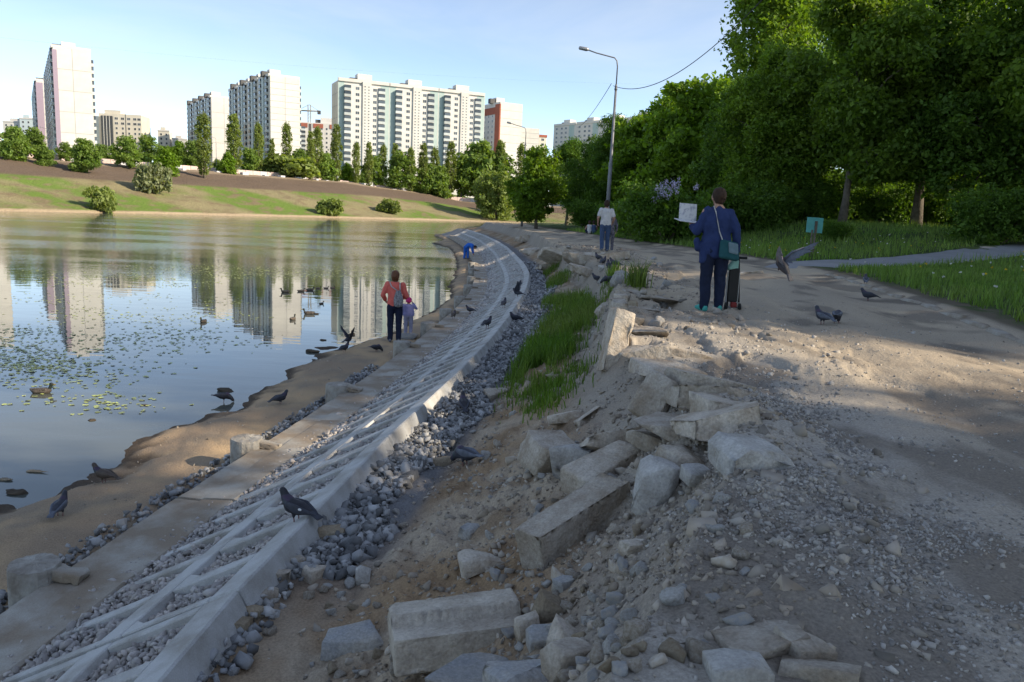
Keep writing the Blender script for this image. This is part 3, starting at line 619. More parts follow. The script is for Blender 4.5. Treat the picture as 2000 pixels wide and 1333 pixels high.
for (px, py, l_, w_, h_, yw, pt, rl, mk, sd_, nm, lab) in SL:
    rg = np.random.default_rng(100+sd_); p = gpx(px, py); bigp = max(l_, h_)*900/max(p[1], 1) > 90
    boxy = nm != 'boulder'
    if nm in ('concrete_slab', 'boulder') and p[1] < 15: l_, w_, h_ = l_*.98, w_*.98, h_*.8
    blk = nm in ('concrete_block', 'kerb_stone')
    Vv, Fc = block_rock((l_, w_, h_), rg, 2 if blk else (9 if nm == 'boulder' else 6), (.82, .97) if blk else ((.58, .86) if nm == 'boulder' else (.66, .95)), .04 if blk else .14, .012 if bigp else .03, fine=.022 if bigp else .05)
    if sd_ == 1:      # the ledge along its front edge
        q = (Vv[:, 1] < -.03) & (Vv[:, 2] > .03); Vv[:, 2] = np.where(q, .03+(Vv[:, 2]-.03)*.25, Vv[:, 2])
    lift = h_*(0.40 if sd_ == 1 else 0.26 if nm in ('concrete_block', 'boulder', 'kerb_stone') else (0.12 if nm != 'asphalt_plate' else -0.2))
    o = link(nm, amesh(nm, Vv, Fc, MT[mk], smooth=False), None, (p[0], p[1], gz(p[0], p[1])+lift), (math.radians(rl), math.radians(pt), math.radians(yw)))
    if nm == 'stone' and not lab: lab = 'grey lump in the row against the white kerb' if px < 530+60*(mk == 's') and mk != 'r' else ('brown rubble lump beside the white kerb' if px < 600 else ('loose stone heaped at the end of the big kerb block' if px < 1200 else 'flat stone lying in the grey gravel spill'))
    if nm == 'asphalt_plate' and not lab: lab = 'cracked asphalt plate near the scooter' if px > 1380 and py < 560 else ('worn asphalt plate stepping down above the rubble pile' if py > 680 else 'broad worn asphalt plate behind the kerb stone row')
    tag(o, lab or FALL[nm], CATS[nm], {'kerb_stone': 'kerb stones at the path edge', 'asphalt_plate': 'worn asphalt plates', 'stone': 'loose stones in the rubble'}.get(nm, 'broken concrete pieces'))
# ------------------------------------------------------------------ vegetation meshes
def leaves_mesh(name, C, sig, per, size, rng, mat, flat=0.7, up=0.5, elong=1.7):
    """C cluster centres (n,3); per leaves around each; kite shaped quads"""
    n = len(C)*per; c = np.repeat(C, per, 0); sg = np.repeat(np.broadcast_to(sig, (len(C),)), per)
    off = rng.normal(0, 1, (n, 3)); off /= np.maximum(np.linalg.norm(off, axis=1), 1e-6)[:, None]; off *= (rng.uniform(0, 1, n)**0.6)[:, None]*1.7; off[:, 2] *= flat
    P = c+off*sg[:, None]
    nr_ = rng.normal(0, 1, (n, 3)); nr_[:, 2] += up; nr_ += off*0.5; nr_ /= np.linalg.norm(nr_, axis=1)[:, None]
    a = np.cross(nr_, rng.normal(0, 1, (n, 3))); a /= np.linalg.norm(a, axis=1)[:, None]; b = np.cross(nr_, a)
    s_ = (size*rng.lognormal(0, .3, n))[:, None]
    Vv = np.stack([P-a*s_*elong*.5, P+b*s_*.5-a*s_*.05+nr_*s_*.08, P+a*s_*elong*.5-nr_*s_*.12, P-b*s_*.5-a*s_*.05+nr_*s_*.08], 1).reshape(-1, 3)
    return amesh(name, Vv, np.arange(n*4).reshape(-1, 4), mat)
def lobes_points(lobes, n, rng, shell=(0.45, 1.0)):
    lobes = np.asarray(lobes, float); vol = lobes[:, 3]*lobes[:, 4]*lobes[:, 5]; k = rng.choice(len(lobes), n, p=(vol**.75)/(vol**.75).sum())
    dd = rng.normal(0, 1, (n, 3)); dd /= np.linalg.norm(dd, axis=1)[:, None]; rr = rng.uniform(shell[0]**2, shell[1]**2, n)**.5
    return lobes[k, :3]+dd*rr[:, None]*lobes[k, 3:6]
def trunk_mesh(name, H, r0, rng, targets, mat, lean=0.03, fork=0.35, seg=8, nl=None):
    bm = bmesh.new(); pts = []; n = 8
    for i in range(n+1):
        t = i/n; pts.append((H*lean*math.sin(2.2*t+rng.uniform(0, .3))+rng.normal(0, .012)*H*.3*t, H*lean*.7*math.sin(1.7*t+1)+rng.normal(0, .012)*H*.3*t - H*lean*.7*math.sin(1), H*t-0.25*(i == 0)))
    tube(bm, pts, [r0*(1.35 if i == 0 else 1)*(1-0.88*(i/n)**0.9) for i in range(n+1)], seg)
    for tg in targets:
        tz = min(max(tg[2]-rng.uniform(.15, .45)*H*.5, H*fork), H*.92); f = tz/H; i = min(int(f*n), n-1); q = Vector(pts[i]).lerp(Vector(pts[i+1]), f*n-i); tg = Vector(tg)
        mid = q.lerp(tg, .5)+Vector((0, 0, (tg-q).length*.10)); r1 = r0*(1-.85*f)*.55
        tube(bm, [q, mid, tg], [r1, r1*.6, r1*.18], 5)
    return bmesh_to(bm, name, mat)
def broadleaf(seed, H, R, base, ncl, per, leaf, sig, lmat, bmat, r0, nlobe=9, squash=1.0):
    rng = np.random.default_rng(seed); lobes = []
    for i in range(nlobe):
        t = i/(nlobe-1); z = base+(H-base)*(0.12+0.76*t); w = R*math.sin(PI*(0.22+0.66*t))**.8; a = i*2.4+rng.uniform(-.4, .4); q = w*rng.uniform(.35, .62)*(1-.6*t**3)
        s_ = R*rng.uniform(.42, .6)*(1.0-0.35*t); lobes.append((q*math.cos(a), q*math.sin(a), z, s_, s_, s_*rng.uniform(.65, .9)*squash))
    C = lobes_points(lobes, ncl, rng); tg = C[rng.choice(ncl, 26, replace=False)]
    return leaves_mesh('crown', C, sig*rng.uniform(.6, 1.3, ncl), per, leaf, rng, lmat), trunk_mesh('trunk', H*.9, r0, rng, tg, bmat)
def poplar(seed, H, R, base, ncl, per, leaf, sig, lmat, bmat, r0):
    rng = np.random.default_rng(seed); t = rng.uniform(0, 1, ncl)**.85; a = rng.uniform(0, 2*PI, ncl)
    prof = np.sin(PI*np.clip(.10+.86*t, 0, 1))**.55*(0.75+.5*vn(t*7, a*1.2, seed)); q = R*prof*rng.uniform(.15, 1, ncl)**.5
    C = np.stack([q*np.cos(a), q*np.sin(a), base+(H-base)*t], 1); tg = C[rng.choice(ncl, 16, replace=False)]
    return leaves_mesh('crown', C, sig*rng.uniform(.6, 1.2, ncl), per, leaf, rng, lmat, flat=1.3), trunk_mesh('trunk', H*.95, r0, rng, tg, bmat, lean=.01, fork=.12)
def bush(seed, R, Hh, ncl, per, leaf, sig, lmat, droop=0.0):
    rng = np.random.default_rng(seed); lobes = [(rng.uniform(-.5, .5)*R, rng.uniform(-.5, .5)*R, Hh*rng.uniform(.35, .6), R*rng.uniform(.4, .65), R*rng.uniform(.4, .65), Hh*rng.uniform(.3, .48)) for _ in range(9)]
    C = lobes_points(lobes, ncl, rng, (.3, 1.0)); C[:, 2] = np.maximum(C[:, 2], .05); tg = C[rng.choice(ncl, 14, replace=False)]
    bm = bmesh.new()
    for q in tg: tube(bm, [(q[0]*.1, q[1]*.1, -.1), (q[0]*.5, q[1]*.5, q[2]*.6), tuple(q)], [.05*R, .035*R, .012*R], 5)
    return leaves_mesh('crown', C, sig*rng.uniform(.6, 1.3, ncl), per, leaf, rng, lmat), bmesh_to(bm, 'stems', m_bark)
def plant(name, pair, loc, scale, rz, label, cat, group, lower='trunk', zs=None):
    r = empty(name, loc, rz); s_ = (scale, scale, scale*(zs or 1)); r.scale = s_
    link('crown', pair[0], r); link(lower, pair[1], r); tag(r, label, cat, group); return r
# near, detailed
T_A = broadleaf(11, 13, 4.6, 2.6, 420, 105, .12, .55, m_leafdark, m_bark, .24)
T_B = broadleaf(12, 12, 4.0, 2.2, 400, 105, .12, .50, m_leaf, m_greybark, .20)
T_C = broadleaf(13, 11, 4.6, 2.0, 380, 105, .12, .52, m_leafdark, m_bark, .22, nlobe=11)
T_M = broadleaf(14, 7, 3.0, 1.3, 260, 80, .14, .36, m_leafbright, m_bark, .15)
P_N = poplar(15, 24, 3.2, 1.5, 620, 60, .17, .55, m_leaf, m_bark, .35)
B_N = bush(16, 2.0, 2.6, 200, 90, .08, .32, m_leafdark)
T_S = broadleaf(17, 13, 4.8, 2.6, 300, 48, .14, .62, m_leaf, m_bark, .24)
T_R = broadleaf(18, 13, 5.2, 2.4, 320, 48, .14, .62, m_leafdark, m_bark, .24, nlobe=11)
# far
F_A = broadleaf(21, 8, 3.6, 1.0, 150, 46, .30, .55, m_leafhaze, m_bark, .2)
F_B = broadleaf(22, 7, 3.8, 0.6, 150, 46, .30, .55, m_leafbright, m_bark, .2)
F_C = broadleaf(23, 10, 4.4, 1.5, 150, 36, .32, .6, m_leafhaze, m_bark, .25)
F_P = [poplar(24+k, 20, 1.9, 1.5, 240, 18, .30, .42, m_leafwarm, m_greybark, .3) for k in range(2)]
F_K = bush(28, 2.6, 3.2, 150, 40, .26, .42, m_leafgrey)
F_G = bush(29, 2.6, 2.8, 150, 40, .26, .42, m_leafwarm)
F_W = bush(30, 6.2, 13.0, 420, 60, .36, .8, m_willow)

# ------------------------------------------------------------------ far bank trees
def far_tree(px, pbase, ptop, pair, H, name, label, cat, group, lower='trunk', wide=1.0):
    p = bank_px(px, pbase); top = EYE+ray(px, ptop)[2]/ray(px, ptop)[1]*p[1]; s_ = max(0.2, (top-p[2])/H)
    r = plant(name, pair, (p[0], p[1], p[2]-.15), s_, random.uniform(0, 6.3), label, cat, group, lower); r.scale = (s_*wide, s_*wide, s_); return r
G1 = 'broadleaf trees along the far bank'
for px, pb, pt, pair, H, lab, wd in (
    (28, 322, 248, F_A, 8, 'bushy green tree left of the tall white tower on the far bank', 1.0), (72, 318, 250, F_C, 10, 'dark green tree before the purple edged tower', 1.0),
    (92, 328, 285, F_A, 8, 'small round tree at the fence below the tall tower', 1.0), (135, 320, 278, F_C, 10, 'dark tree at the foot of the tallest white end wall', 1.0),
    (168, 340, 272, F_A, 8, 'green tree leaning down onto the dark soil slope', 1.1), (205, 322, 282, F_C, 10, 'dark tree below the beige office block', 1.2),
    (255, 335, 266, F_C, 10, 'large dark domed tree right of the beige office block', 1.1), (300, 328, 265, F_C, 10, 'dark tree between small far tower and poplars', 1.1),
    (325, 345, 290, F_B, 7, 'bright green low tree above the grey bush', 1.1), (350, 335, 280, F_B, 7, 'bright green tree left of the first tall poplar', 1.0),
    (382, 335, 275, F_C, 10, 'dark tree behind the first tall poplar', .9), (452, 345, 300, F_B, 7, 'small bright tree at the foot of the second poplar', .9),
    (490, 335, 290, F_C, 10, 'dim tree right of the second poplar', 1.0), (545, 335, 300, F_G, 2.8, 'olive thicket between two slim poplars', 1.6), (588, 338, 292, F_C, 10, 'olive dark tree below the red trimmed block', 1.1),
    (640, 350, 300, F_A, 8, 'green tree left of the wide white block', 1.0), (687, 360, 322, F_B, 7, 'small yellow green round tree on dark soil', .95),
    (740, 345, 305, F_C, 10, 'dark tree before the wide white block', 1.0), (790, 345, 298, F_C, 10, 'dark tree among slim poplars below the white block', 1.1), (835, 350, 318, F_A, 8, 'young green tree at the pink fence end', .9),
    (860, 352, 325, F_A, 8, 'small deep green tree by the white cubes', 1.0), (900, 375, 300, F_C, 10, 'tall shaded tree at the end of the pink fence', 1.0), (935, 372, 278, F_A, 8, 'pale green tree beside the red edged tower', 1.0),
    (985, 385, 300, F_C, 10, 'dark tree behind the round willow', 1.0), (1000, 420, 355, F_C, 10, 'dark low tree right of the round willow', 1.0)):
    far_tree(px, pb, pt, pair, H, 'broadleaf_tree', lab, 'tree', G1, 'stems' if pair is F_G else 'trunk', wd)
for k, (px, pb, pt, lab) in enumerate(((403, 352, 221, 'thick poplar standing before the lower white tower'), (460, 342, 224, 'thick poplar at the left edge of the second white tower'), (510, 342, 240, 'slim poplar before the shaded face of the second tower'),
    (535, 338, 272, 'short slim poplar before the second tower'), (563, 345, 240, 'slim poplar before the lit end wall of the second tower'), (610, 345, 258, 'left one of two poplars before the red trimmed block'), (624, 346, 247, 'right one of two poplars before the red trimmed block'),
    (664, 348, 245, 'tall slim poplar at the left corner of the wide white block'), (705, 345, 278, 'slim poplar before the first section of the wide block'), (729, 350, 280, 'thin poplar with bare stem before the wide block'), (756, 350, 282, 'pale poplar before the wide block'),
    (778, 348, 282, 'dark poplar before the wide block'), (806, 350, 288, 'thin low poplar before the wide block'), (829, 352, 281, 'poplar before the last section of the wide block'), (853, 352, 288, 'low poplar before the last section of the wide block'), (890, 358, 278, 'poplar at the right corner of the wide block'),
    (968, 368, 277, 'poplar before the red edged tower'), (990, 372, 276, 'left poplar before the red edged tower lit wall'), (1002, 374, 280, 'right poplar before the red edged tower lit wall'))):
    far_tree(px, pb, pt, F_P[k % 2], 20, 'poplar_tree', lab, 'tree', 'poplars along the far bank', wide=1.25 if k < 2 else 1.0)
for px, pb, pt, pair, nm, lab, wd in ((203, 411, 362, F_G, 'bush', 'round olive bush at the waterline of the far bank', .72), (305, 376, 328, F_K, 'bush', 'grey green bush at the dark soil edge', .75), (645, 419, 386, F_G, 'bush', 'dark round bush at the waterline below the wide block', .85), (757, 416, 387, F_G, 'bush', 'low spreading bush on the dry bank', .9)):
    far_tree(px, pb, pt, pair, 2.9, nm, lab, 'bush', 'bushes on the far bank', 'stems', wd)
far_tree(962, 428, 340, F_W, 11.5, 'willow_tree', 'round pale willow hanging over the far water edge', 'tree', None, 'stems', 1.0)
# distant tree belt behind the fence
rg = np.random.default_rng(31)
for i in range(46):
    px = -40+i*23.5+rg.uniform(-8, 8); q = bank_at(min(max(px, -40), 1020), 66); dd = rg.uniform(12, 45); p = at_y(px, 400, q[1]+dd)
    plant('broadleaf_tree', (F_C, F_A, F_C, F_B)[i % 4], (p[0], p[1], 11.5 if px < 900 else 8), rg.uniform(.5, .78), rg.uniform(0, 6), 'tree in the distant belt behind the pink fence', 'tree', 'tree belt behind the pink fence')

# ------------------------------------------------------------------ near bank trees
def near_tree(px, y, pair, sc, label, group='trees beside the path', name='broadleaf_tree', lower='trunk', rz=None, x=None, zs=None):
    p = at_y(px, 440, y); xx = p[0] if x is None else x
    return plant(name, pair, (xx, y, gz(xx, y)-.1), sc, random.uniform(0, 6.3) if rz is None else rz, label, 'tree' if lower == 'trunk' else 'bush', group, lower, zs)
near_tree(1047, 70, T_M, 1.03, 'bright young maple standing alone by the bend of the path')
for px, y, pr, sc, lab in ((1105, 92, T_A, .78, 'dark tree just behind the lone maple'), (1150, 84, T_C, .82, 'dark tree left of the tall lamp post'), (1195, 80, T_A, .85, 'dark tree right behind the tall lamp post'), (1240, 74, T_M, 1.4, 'green tree right of the tall lamp post'),
    (1290, 78, T_M, 1.7, 'tall bright topped tree above the lilac'), (1340, 62, T_M, 1.55, 'sunlit maple above the lilac bush'), (1390, 70, T_M, 1.75, 'sunlit tree behind the reading walker'),
    (1405, 74, T_M, 1.7, 'sunlit maple left of the tall poplar'),
    (1440, 50, T_C, .80, 'dark spreading tree right of the reading walker'), (1500, 46, T_B, .85, 'dark leafy tree behind the teal sign'), (1640, 42, T_B, 1.1, 'forked grey trunked tree behind the teal sign'),
    (1560, 62, T_A, 1.05, 'tall tree behind the forked tree'), (1700, 58, T_C, 1.5, 'tall dark tree right of the forked tree'), (1790, 44, T_A, 1.2, 'dark thick trunked tree deep in shade'), (1860, 56, T_S, 1.5, 'tall tree with sky gaps at its top'),
    (1930, 40, T_C, 1.0, 'low hanging dark tree at the lawn corner'), (2010, 38, T_B, 1.2, 'shaded tree beyond the lawn corner'), (2080, 50, T_S, 1.4, 'tall tree closing the shaded grove'), (1760, 78, T_A, 1.35, 'tall tree at the back of the shaded grove'), (1980, 75, T_R, 1.8, 'very tall tree at the back of the shaded grove')):
    near_tree(px, y, pr, sc, lab)
near_tree(1475, 95, P_N, 1.55, 'tall dense poplar with light right side above the grove', None, 'poplar_tree')
near_tree(1535, 105, P_N, 1.7, 'tall poplar hidden behind the first dense poplar', None, 'poplar_tree')
for px, y, sc, lab in ((1330, 40, .85, 'dark shrub under the lilac blossom'), (1255, 44, .8, 'dark shrub left of the lilac'), (1430, 42, 1.1, 'shaded shrub behind the reading walker'), (1500, 44, 1.0, 'shaded shrub left of the teal sign'), (1560, 46, 1.0, 'shaded shrub behind the teal sign'), (1720, 47, 1.1, 'shaded shrub between the trunks'), (1830, 46, 1.0, 'shaded shrub right of the thick trunk'),
    (1940, 33, 1.0, 'leafy shrub at the edge of the footpath lawn'), (1640, 34, .38, 'small bright shrub at the foot of the forked trunk'), (1990, 46, 1.3, 'dark shrub closing the lawn corner'), (1160, 66, 1.0, 'shrub behind the people sitting on grass'), (1210, 58, 1.0, 'shrub right behind the lamp post')):
    near_tree(px, y, B_N, sc, lab, 'shrubs at the grove edge', 'shrub', 'stems')
for k in range(16):
    near_tree(1420+k*42, 66+12*(k % 3), (T_C, B_N)[k % 2] if False else B_N, 2.1+.3*(k % 3), 'tall dark thicket at the back of the grove', 'thicket behind the grove', 'shrub', 'stems')
# lilac
lil = near_tree(1300, 39, B_N, 1.15, 'lilac bush with pale violet flower heads', None, 'lilac_bush', 'stems')
m_lilac = M('lilac_flower', (0.42, 0.38, 0.55), (0.55, 0.52, 0.66), scale=9, island=.25)
rg = np.random.default_rng(8); P = []
for (px, py) in [(1283, 370), (1292, 365), (1300, 360), (1308, 368), (1315, 358), (1322, 372), (1298, 378), (1288, 384), (1305, 382), (1278, 390), (1318, 364), (1326, 356), (1360, 365), (1294, 372), (1310, 375)]:
    q = at_y(px, py, 37.2+rg.uniform(-.2, .2)); P.append(q)
P = np.array(P); me = leaves_mesh('flower_heads', P, .09, 60, .05, rg, m_lilac, flat=1.6, elong=1.1)
o = link('flower_heads', me, lil); o.matrix_parent_inverse = (Matrix.Translation(lil.location) @ Matrix.Rotation(lil.rotation_euler.z, 4, 'Z') @ Matrix.Diagonal((*lil.scale, 1))).inverted()
# trees outside the frame on the right: they shade the path and the slope
for x, y, pr, sc, lab in ((35, -30, T_A, 1.85, 'tall tree at the near end of the row right of the path'), (35, -20.5, T_C, 2.1, 'broad tree near the end of the row right of the path'), (34, -7.0, T_A, 1.95, 'tall tree before the gap in the row'), (35.5, 5.0, T_A, 1.95, 'tall tree after the gap in the row'), (34, 16.5, T_C, 2.1, 'broad tree in the middle of the row'), (37, 26, T_A, 1.8, 'tall tree behind the footpath end'), (44, 2, T_C, 1.9, 'broad tree behind the gap in the row'), (33, 34, T_B, 1.5, 'tall tree right of the footpath')):
    near_tree(0, y, pr, sc, lab, 'trees right of the path', x=x)

# ------------------------------------------------------------------ grass
def grass(name, x, y, h, rng, mat, wid=0.008, seg=True, bend=.35, label=None):
    n = len(x); z = terrain(x, y)-.01; a = rng.uniform(0, 2*PI, n); b = rng.uniform(0, 2*PI, n); w = wid*rng.uniform(.7, 1.4, n); lean = np.abs(rng.normal(0, bend, n))*h
    dx, dy = np.cos(a)*w, np.sin(a)*w; lx, ly = np.cos(b)*lean, np.sin(b)*lean
    B0 = np.stack([x-dx, y-dy, z], 1); B1 = np.stack([x+dx, y+dy, z], 1); Mm = np.stack([x+lx*.35, y+ly*.35, z+h*.6], 1); o_ = np.stack([dx, dy, dx*0], 1)*.7
    T_ = np.stack([x+lx, y+ly, z+h*(1-.25*(lean/h)**2)], 1)
    if seg:
        Vv = np.stack([B0, B1, Mm+o_, Mm-o_, T_], 1).reshape(-1, 3); i = np.arange(n)[:, None]*5
        Fc = np.concatenate([i+np.array([[0, 1, 2]]), i+np.array([[0, 2, 3]]), i+np.array([[3, 2, 4]])])
    else:
        Vv = np.stack([B0, B1, T_], 1).reshape(-1, 3); Fc = np.arange(n*3).reshape(-1, 3)
    o = link(name, amesh(name, Vv, Fc, mat)); return tag(o, label, None, kind='stuff')
rg = np.random.default_rng(77)
# long tufts on the slope below the path
gp = [(1010, 745), (1040, 700), (1060, 670), (1085, 640), (1100, 620), (1120, 640), (1130, 600), (1075, 700), (1105, 680), (1090, 590), (1080, 560), (1060, 770), (1085, 750), (1110, 735), (1030, 760), (1100, 655), (1115, 590), (1060, 600), (1075, 530), (1095, 545), (1045, 720), (1125, 625), (1135, 615), (1070, 790)]
X_ = []; Y_ = []; Hh = []
for px, py in gp:
    q = gpx(px, py); n = 850 if py < 735 else 330; f = 1+q[1]*.03; X_.append(rg.normal(q[0], .13*f, n)); Y_.append(rg.normal(q[1], .26*f, n)); Hh.append(rg.uniform(.10, .30, n)*(1 if py < 735 else .6))
X_, Y_, Hh = map(np.concatenate, (X_, Y_, Hh)); ok = (lat(X_, Y_) > .55) & (X_ < np.interp(Y_, EY, EX)-.05) & (fbm(X_*3, Y_*2, 3, 81) > -.13)
grass('slope_grass', X_[ok], Y_[ok], Hh[ok], rg, m_grass, .006, label='long bright grass growing on the slope below the path')
for k, (px, py, nn, lab) in enumerate(((1243, 560, 170, 'tall grass tuft behind the sunlit kerb stone'), (1192, 545, 120, 'small sunlit grass tuft among pigeons'), (1195, 568, 70, 'short grass tuft below the kerb stone row'))):
    q = gpx(px, py); o = grass('grass_tuft', rg.normal(q[0], .09, nn), rg.normal(q[1], .12, nn), rg.uniform(.2, .55, nn)*(1, .7, .6)[k], rg, m_grass, .008, label=None); del o['kind']; tag(o, lab, 'grass')
# lawn
X_ = []; Y_ = []; Hh = []; 
x = rg.uniform(5.2, 21, 60000); y = rg.uniform(6, 24, 60000); X_.append(x); Y_.append(y); Hh.append(rg.uniform(.06, .20, 60000))
x = rg.uniform(0, 40, 80000); y = rg.uniform(24, 62, 80000); X_.append(x); Y_.append(y); Hh.append(rg.uniform(.08, .30, 80000))
X_, Y_, Hh = map(np.concatenate, (X_, Y_, Hh))
FA, FB, FW = np.array([7.4, 21.4]), np.array([30, 38.5]), 1.25
fd = (FB-FA)/np.linalg.norm(FB-FA); fn = np.array([-fd[1], fd[0]])
def off_foot(x, y): return np.abs((x-FA[0])*fn[0]+(y-FA[1])*fn[1])
ok = (X_-np.interp(Y_, RY, RX) > .25+.5*(fbm(X_, Y_, 3, 83)+.3)) & ((off_foot(X_, Y_) > FW) | ((X_-FA[0])*fd[0]+(Y_-FA[1])*fd[1] < 0)) & (fbm(X_*.8, Y_*.8, 3, 85) > -.2) & (np.abs(X_/Y_) < .95)
Hh = Hh*(1+1.2*np.maximum(0, fbm(X_*.5, Y_*.5, 3, 87)*2))
near_l = Y_ < 24
grass('lawn_grass', X_[ok & near_l], Y_[ok & near_l], Hh[ok & near_l], rg, m_lawn, .009, label='unmown green grass beside the path')
grass('lawn_grass', X_[ok & ~near_l], Y_[ok & ~near_l], Hh[ok & ~near_l]*1.1, rg, m_lawn, .018, seg=False, label='unmown grass under the trees')
# footpath
u = np.linspace(.5, 34, 60); vv = np.array([-1.2, -.6, 0, .6, 1.2]); Q = FA[None, None]+u[:, None, None]*fd+vv[None, :, None]*fn
zz = terrain(Q[..., 0], Q[..., 1]); zz = zz.mean(1, keepdims=True)*.5+zz*.5+.03; zz[0] -= .09; n1, n2 = zz.shape
ii, jj = np.meshgrid(np.arange(n1-1), np.arange(n2-1), indexing='ij'); Fc = np.stack([ii*n2+jj, (ii+1)*n2+jj, (ii+1)*n2+jj+1, ii*n2+jj+1], -1).reshape(-1, 4)
m_foot = M('footpath_asphalt', (0.27, 0.27, 0.28), (0.22, 0.22, 0.22), scale=1.2, rough=.9, bump=.2, bscale=50, speck=.1)
o = link('footpath', amesh('footpath', np.concatenate([Q, zz[..., None]], -1).reshape(-1, 3), Fc[:, ::-1], m_foot)); tag(o, 'pale asphalt footpath crossing the lawn', None, kind='structure')
# dandelions and white seed heads in the lawn
m_yel = M('dandelion', (0.6, 0.42, 0.02)); m_puff = M('seed_head', (0.6, 0.6, 0.55))
for nm, mt, n, lab in (('dandelion_flowers', m_yel, 70, 'yellow dandelion heads dotted in the lawn'), ('dandelion_seed_heads', m_puff, 110, 'white dandelion seed heads dotted in the lawn')):
    x = rg.uniform(6.5, 20, n*3); y = rg.uniform(9, 34, n*3); k = (x-np.interp(y, RY, RX) > .6) & (off_foot(x, y) > 1.4); x, y = x[k][:n], y[k][:n]
    C = np.stack([x, y, terrain(x, y)+rg.uniform(.18, .3, len(x))], 1); o = link(nm, leaves_mesh(nm, C, .012, 10, .03, rg, mt, elong=1)); tag(o, lab, None, kind='stuff')
# old sunken kerb stones along the lawn edge
km = [amesh('kerb_stone', *rock(3, (.16, .98, .2), np.random.default_rng(40+k), 2, (.9, 1), .01, tilt=.03), m_dirtycon) for k in range(3)]
for k in range(13):
    y = 7.2+k*1.0+.02; x = float(np.interp(y, RY, RX)); sl = float(np.interp(y+.5, RY, RX)-np.interp(y-.5, RY, RX))
    o = link('kerb_stone', km[k % 3], None, (x-.05, y, gz(x-.05, y)-.075), (rg.uniform(-.04, .04), rg.uniform(-.06, .06), -math.atan(sl)+rg.uniform(-.04, .04)))
    tag(o, 'sunken old kerb stone between dirt path and lawn', 'kerb stone', 'sunken kerb stones along the lawn')
# ------------------------------------------------------------------ tower blocks
m_white = M('white_panel', (0.60, 0.59, 0.56), (0.53, 0.52, 0.50), scale=.25, rough=.8, objrnd=.035)
m_joint = M('panel_joint', (0.36, 0.36, 0.36)); m_cream = M('cream_render', (0.60, 0.57, 0.49), (.55, .52, .45), scale=.2); m_teal = M('teal_panel', (0.33, 0.44, 0.43), (.42, .50, .49), scale=.15)
m_blueg = M('pale_blue_panel', (0.42, 0.52, 0.56), (.5, .58, .6), scale=.15); m_red = M('brick_red_panel', (0.36, 0.115, 0.075), (.3, .1, .07), scale=.3); m_purple = M('mauve_panel', (.32, .26, .33))
m_glass = M('window_glass', (0.055, 0.07, 0.085), rough=.12, spec=.5, objrnd=.5); m_frame = M('window_frame', (.62, .62, .6)); m_dark = M('dark_roof_box', (.10, .10, .10)); m_balc = M('balcony_panel', (.52, .55, .54), (.40, .45, .46), scale=.2, objrnd=.2)
ST = 2.8
def win_mesh(w, h, mull=1):
    bm = bmesh.new(); t = .12
    bbox(bm, -w/2, w/2, -.06, .05, 0, h, 0); bbox(bm, -w/2+t, w/2-t, -.064, .0, t, h-t, 1)
    for k in range(mull): x = -w/2+w*(k+1)/(mull+1); bbox(bm, x-.04, x+.04, -.075, -.05, .05, h-.05, 0)
    return bmesh_to(bm, 'window', [m_frame, m_glass])
def balcony_mesh(w, dep):
    bm = bmesh.new(); bbox(bm, -w/2, w/2, -dep, .02, -.12, .03, 0); bbox(bm, -w/2, w/2, -dep, -dep+.1, .03, 1.1, 1); bbox(bm, -w/2, -w/2+.1, -dep+.1, .02, .03, 1.1, 1); bbox(bm, w/2-.1, w/2, -dep+.1, .02, .03, 1.1, 1)
    bbox(bm, -w/2+.06, w/2-.06, -dep+.06, 0.0, 1.1, 2.45, 2)
    return bmesh_to(bm, 'balcony', [m_white, m_balc, m_glass])
W1, W2, W3 = win_mesh(2.0, 1.55), win_mesh(1.3, 1.5, 0), win_mesh(.9, .7, 0); BAL = balcony_mesh(3.2, 1.3); BALS = balcony_mesh(2.6, 1.0)
def put(root, name, me, side, u, z, dims, off=0.0):
    """side 'f' front (-Y), 'l' left (-X), 'r' right (+X); u along the wall"""
    if side == 'f': loc, rz = (u, -off, z), 0
    elif side == 'l': loc, rz = (-off, u, z), -PI/2
    else: loc, rz = (dims[0]+off, u, z), PI/2
    return link(name, me, root, loc, (0, 0, rz))
def block(name, label, A_, e1, dims, cat='building', wall=None, zbase=11.0, group=None):
    """A_ world xyz of the near front-left top corner; dims width (local X), depth (local Y); returns root with local z = 0 at zbase"""
    e1 = np.array(e1, float); r = empty(name, (A_[0], A_[1], zbase), math.atan2(e1[1], e1[0])); H = A_[2]-zbase
    link('wall', box_mesh('wall', 0, dims[0], 0, dims[1], -3, H, wall or m_white), r); tag(r, label, cat, group); return r, H
def end_panels(root, H, side, dims, split=2, rows=None, mat=None, seam_every=1):
    wd = dims[0] if side == 'f' else dims[1]; pw = wd/split; h = ST*seam_every
    put(root, 'joint_backing', box_mesh('joint_backing', .02, wd-.02, -.04, .01, -3, H-.05, m_joint), side, 0 if side != 'l' else wd, 0, dims); me = box_mesh('wall_panel', .1, pw-.1, -.12, .02, .1, h-.1, mat or m_white); n = int((H+1)/h)
    for k in range(n):
        for s_ in range(split): put(root, 'wall_panel', me, side, (s_*pw if side != 'l' else wd-s_*pw), H-(k+1)*h, dims)
def roof_boxes(root, H, spots, sz=(5, 4, 3.4)):
    me = box_mesh('lift_housing', -sz[0]/2, sz[0]/2, -sz[1]/2, sz[1]/2, -.3, sz[2], m_white); md = box_mesh('roof_vent', -1.6, 1.6, -1.4, 1.4, -.2, 2.3, m_dark)
    for x, y in spots: link('lift_housing', me, root, (x, y, H)); link('roof_vent', md, root, (x-sz[0]*.5-1.7, y, H))
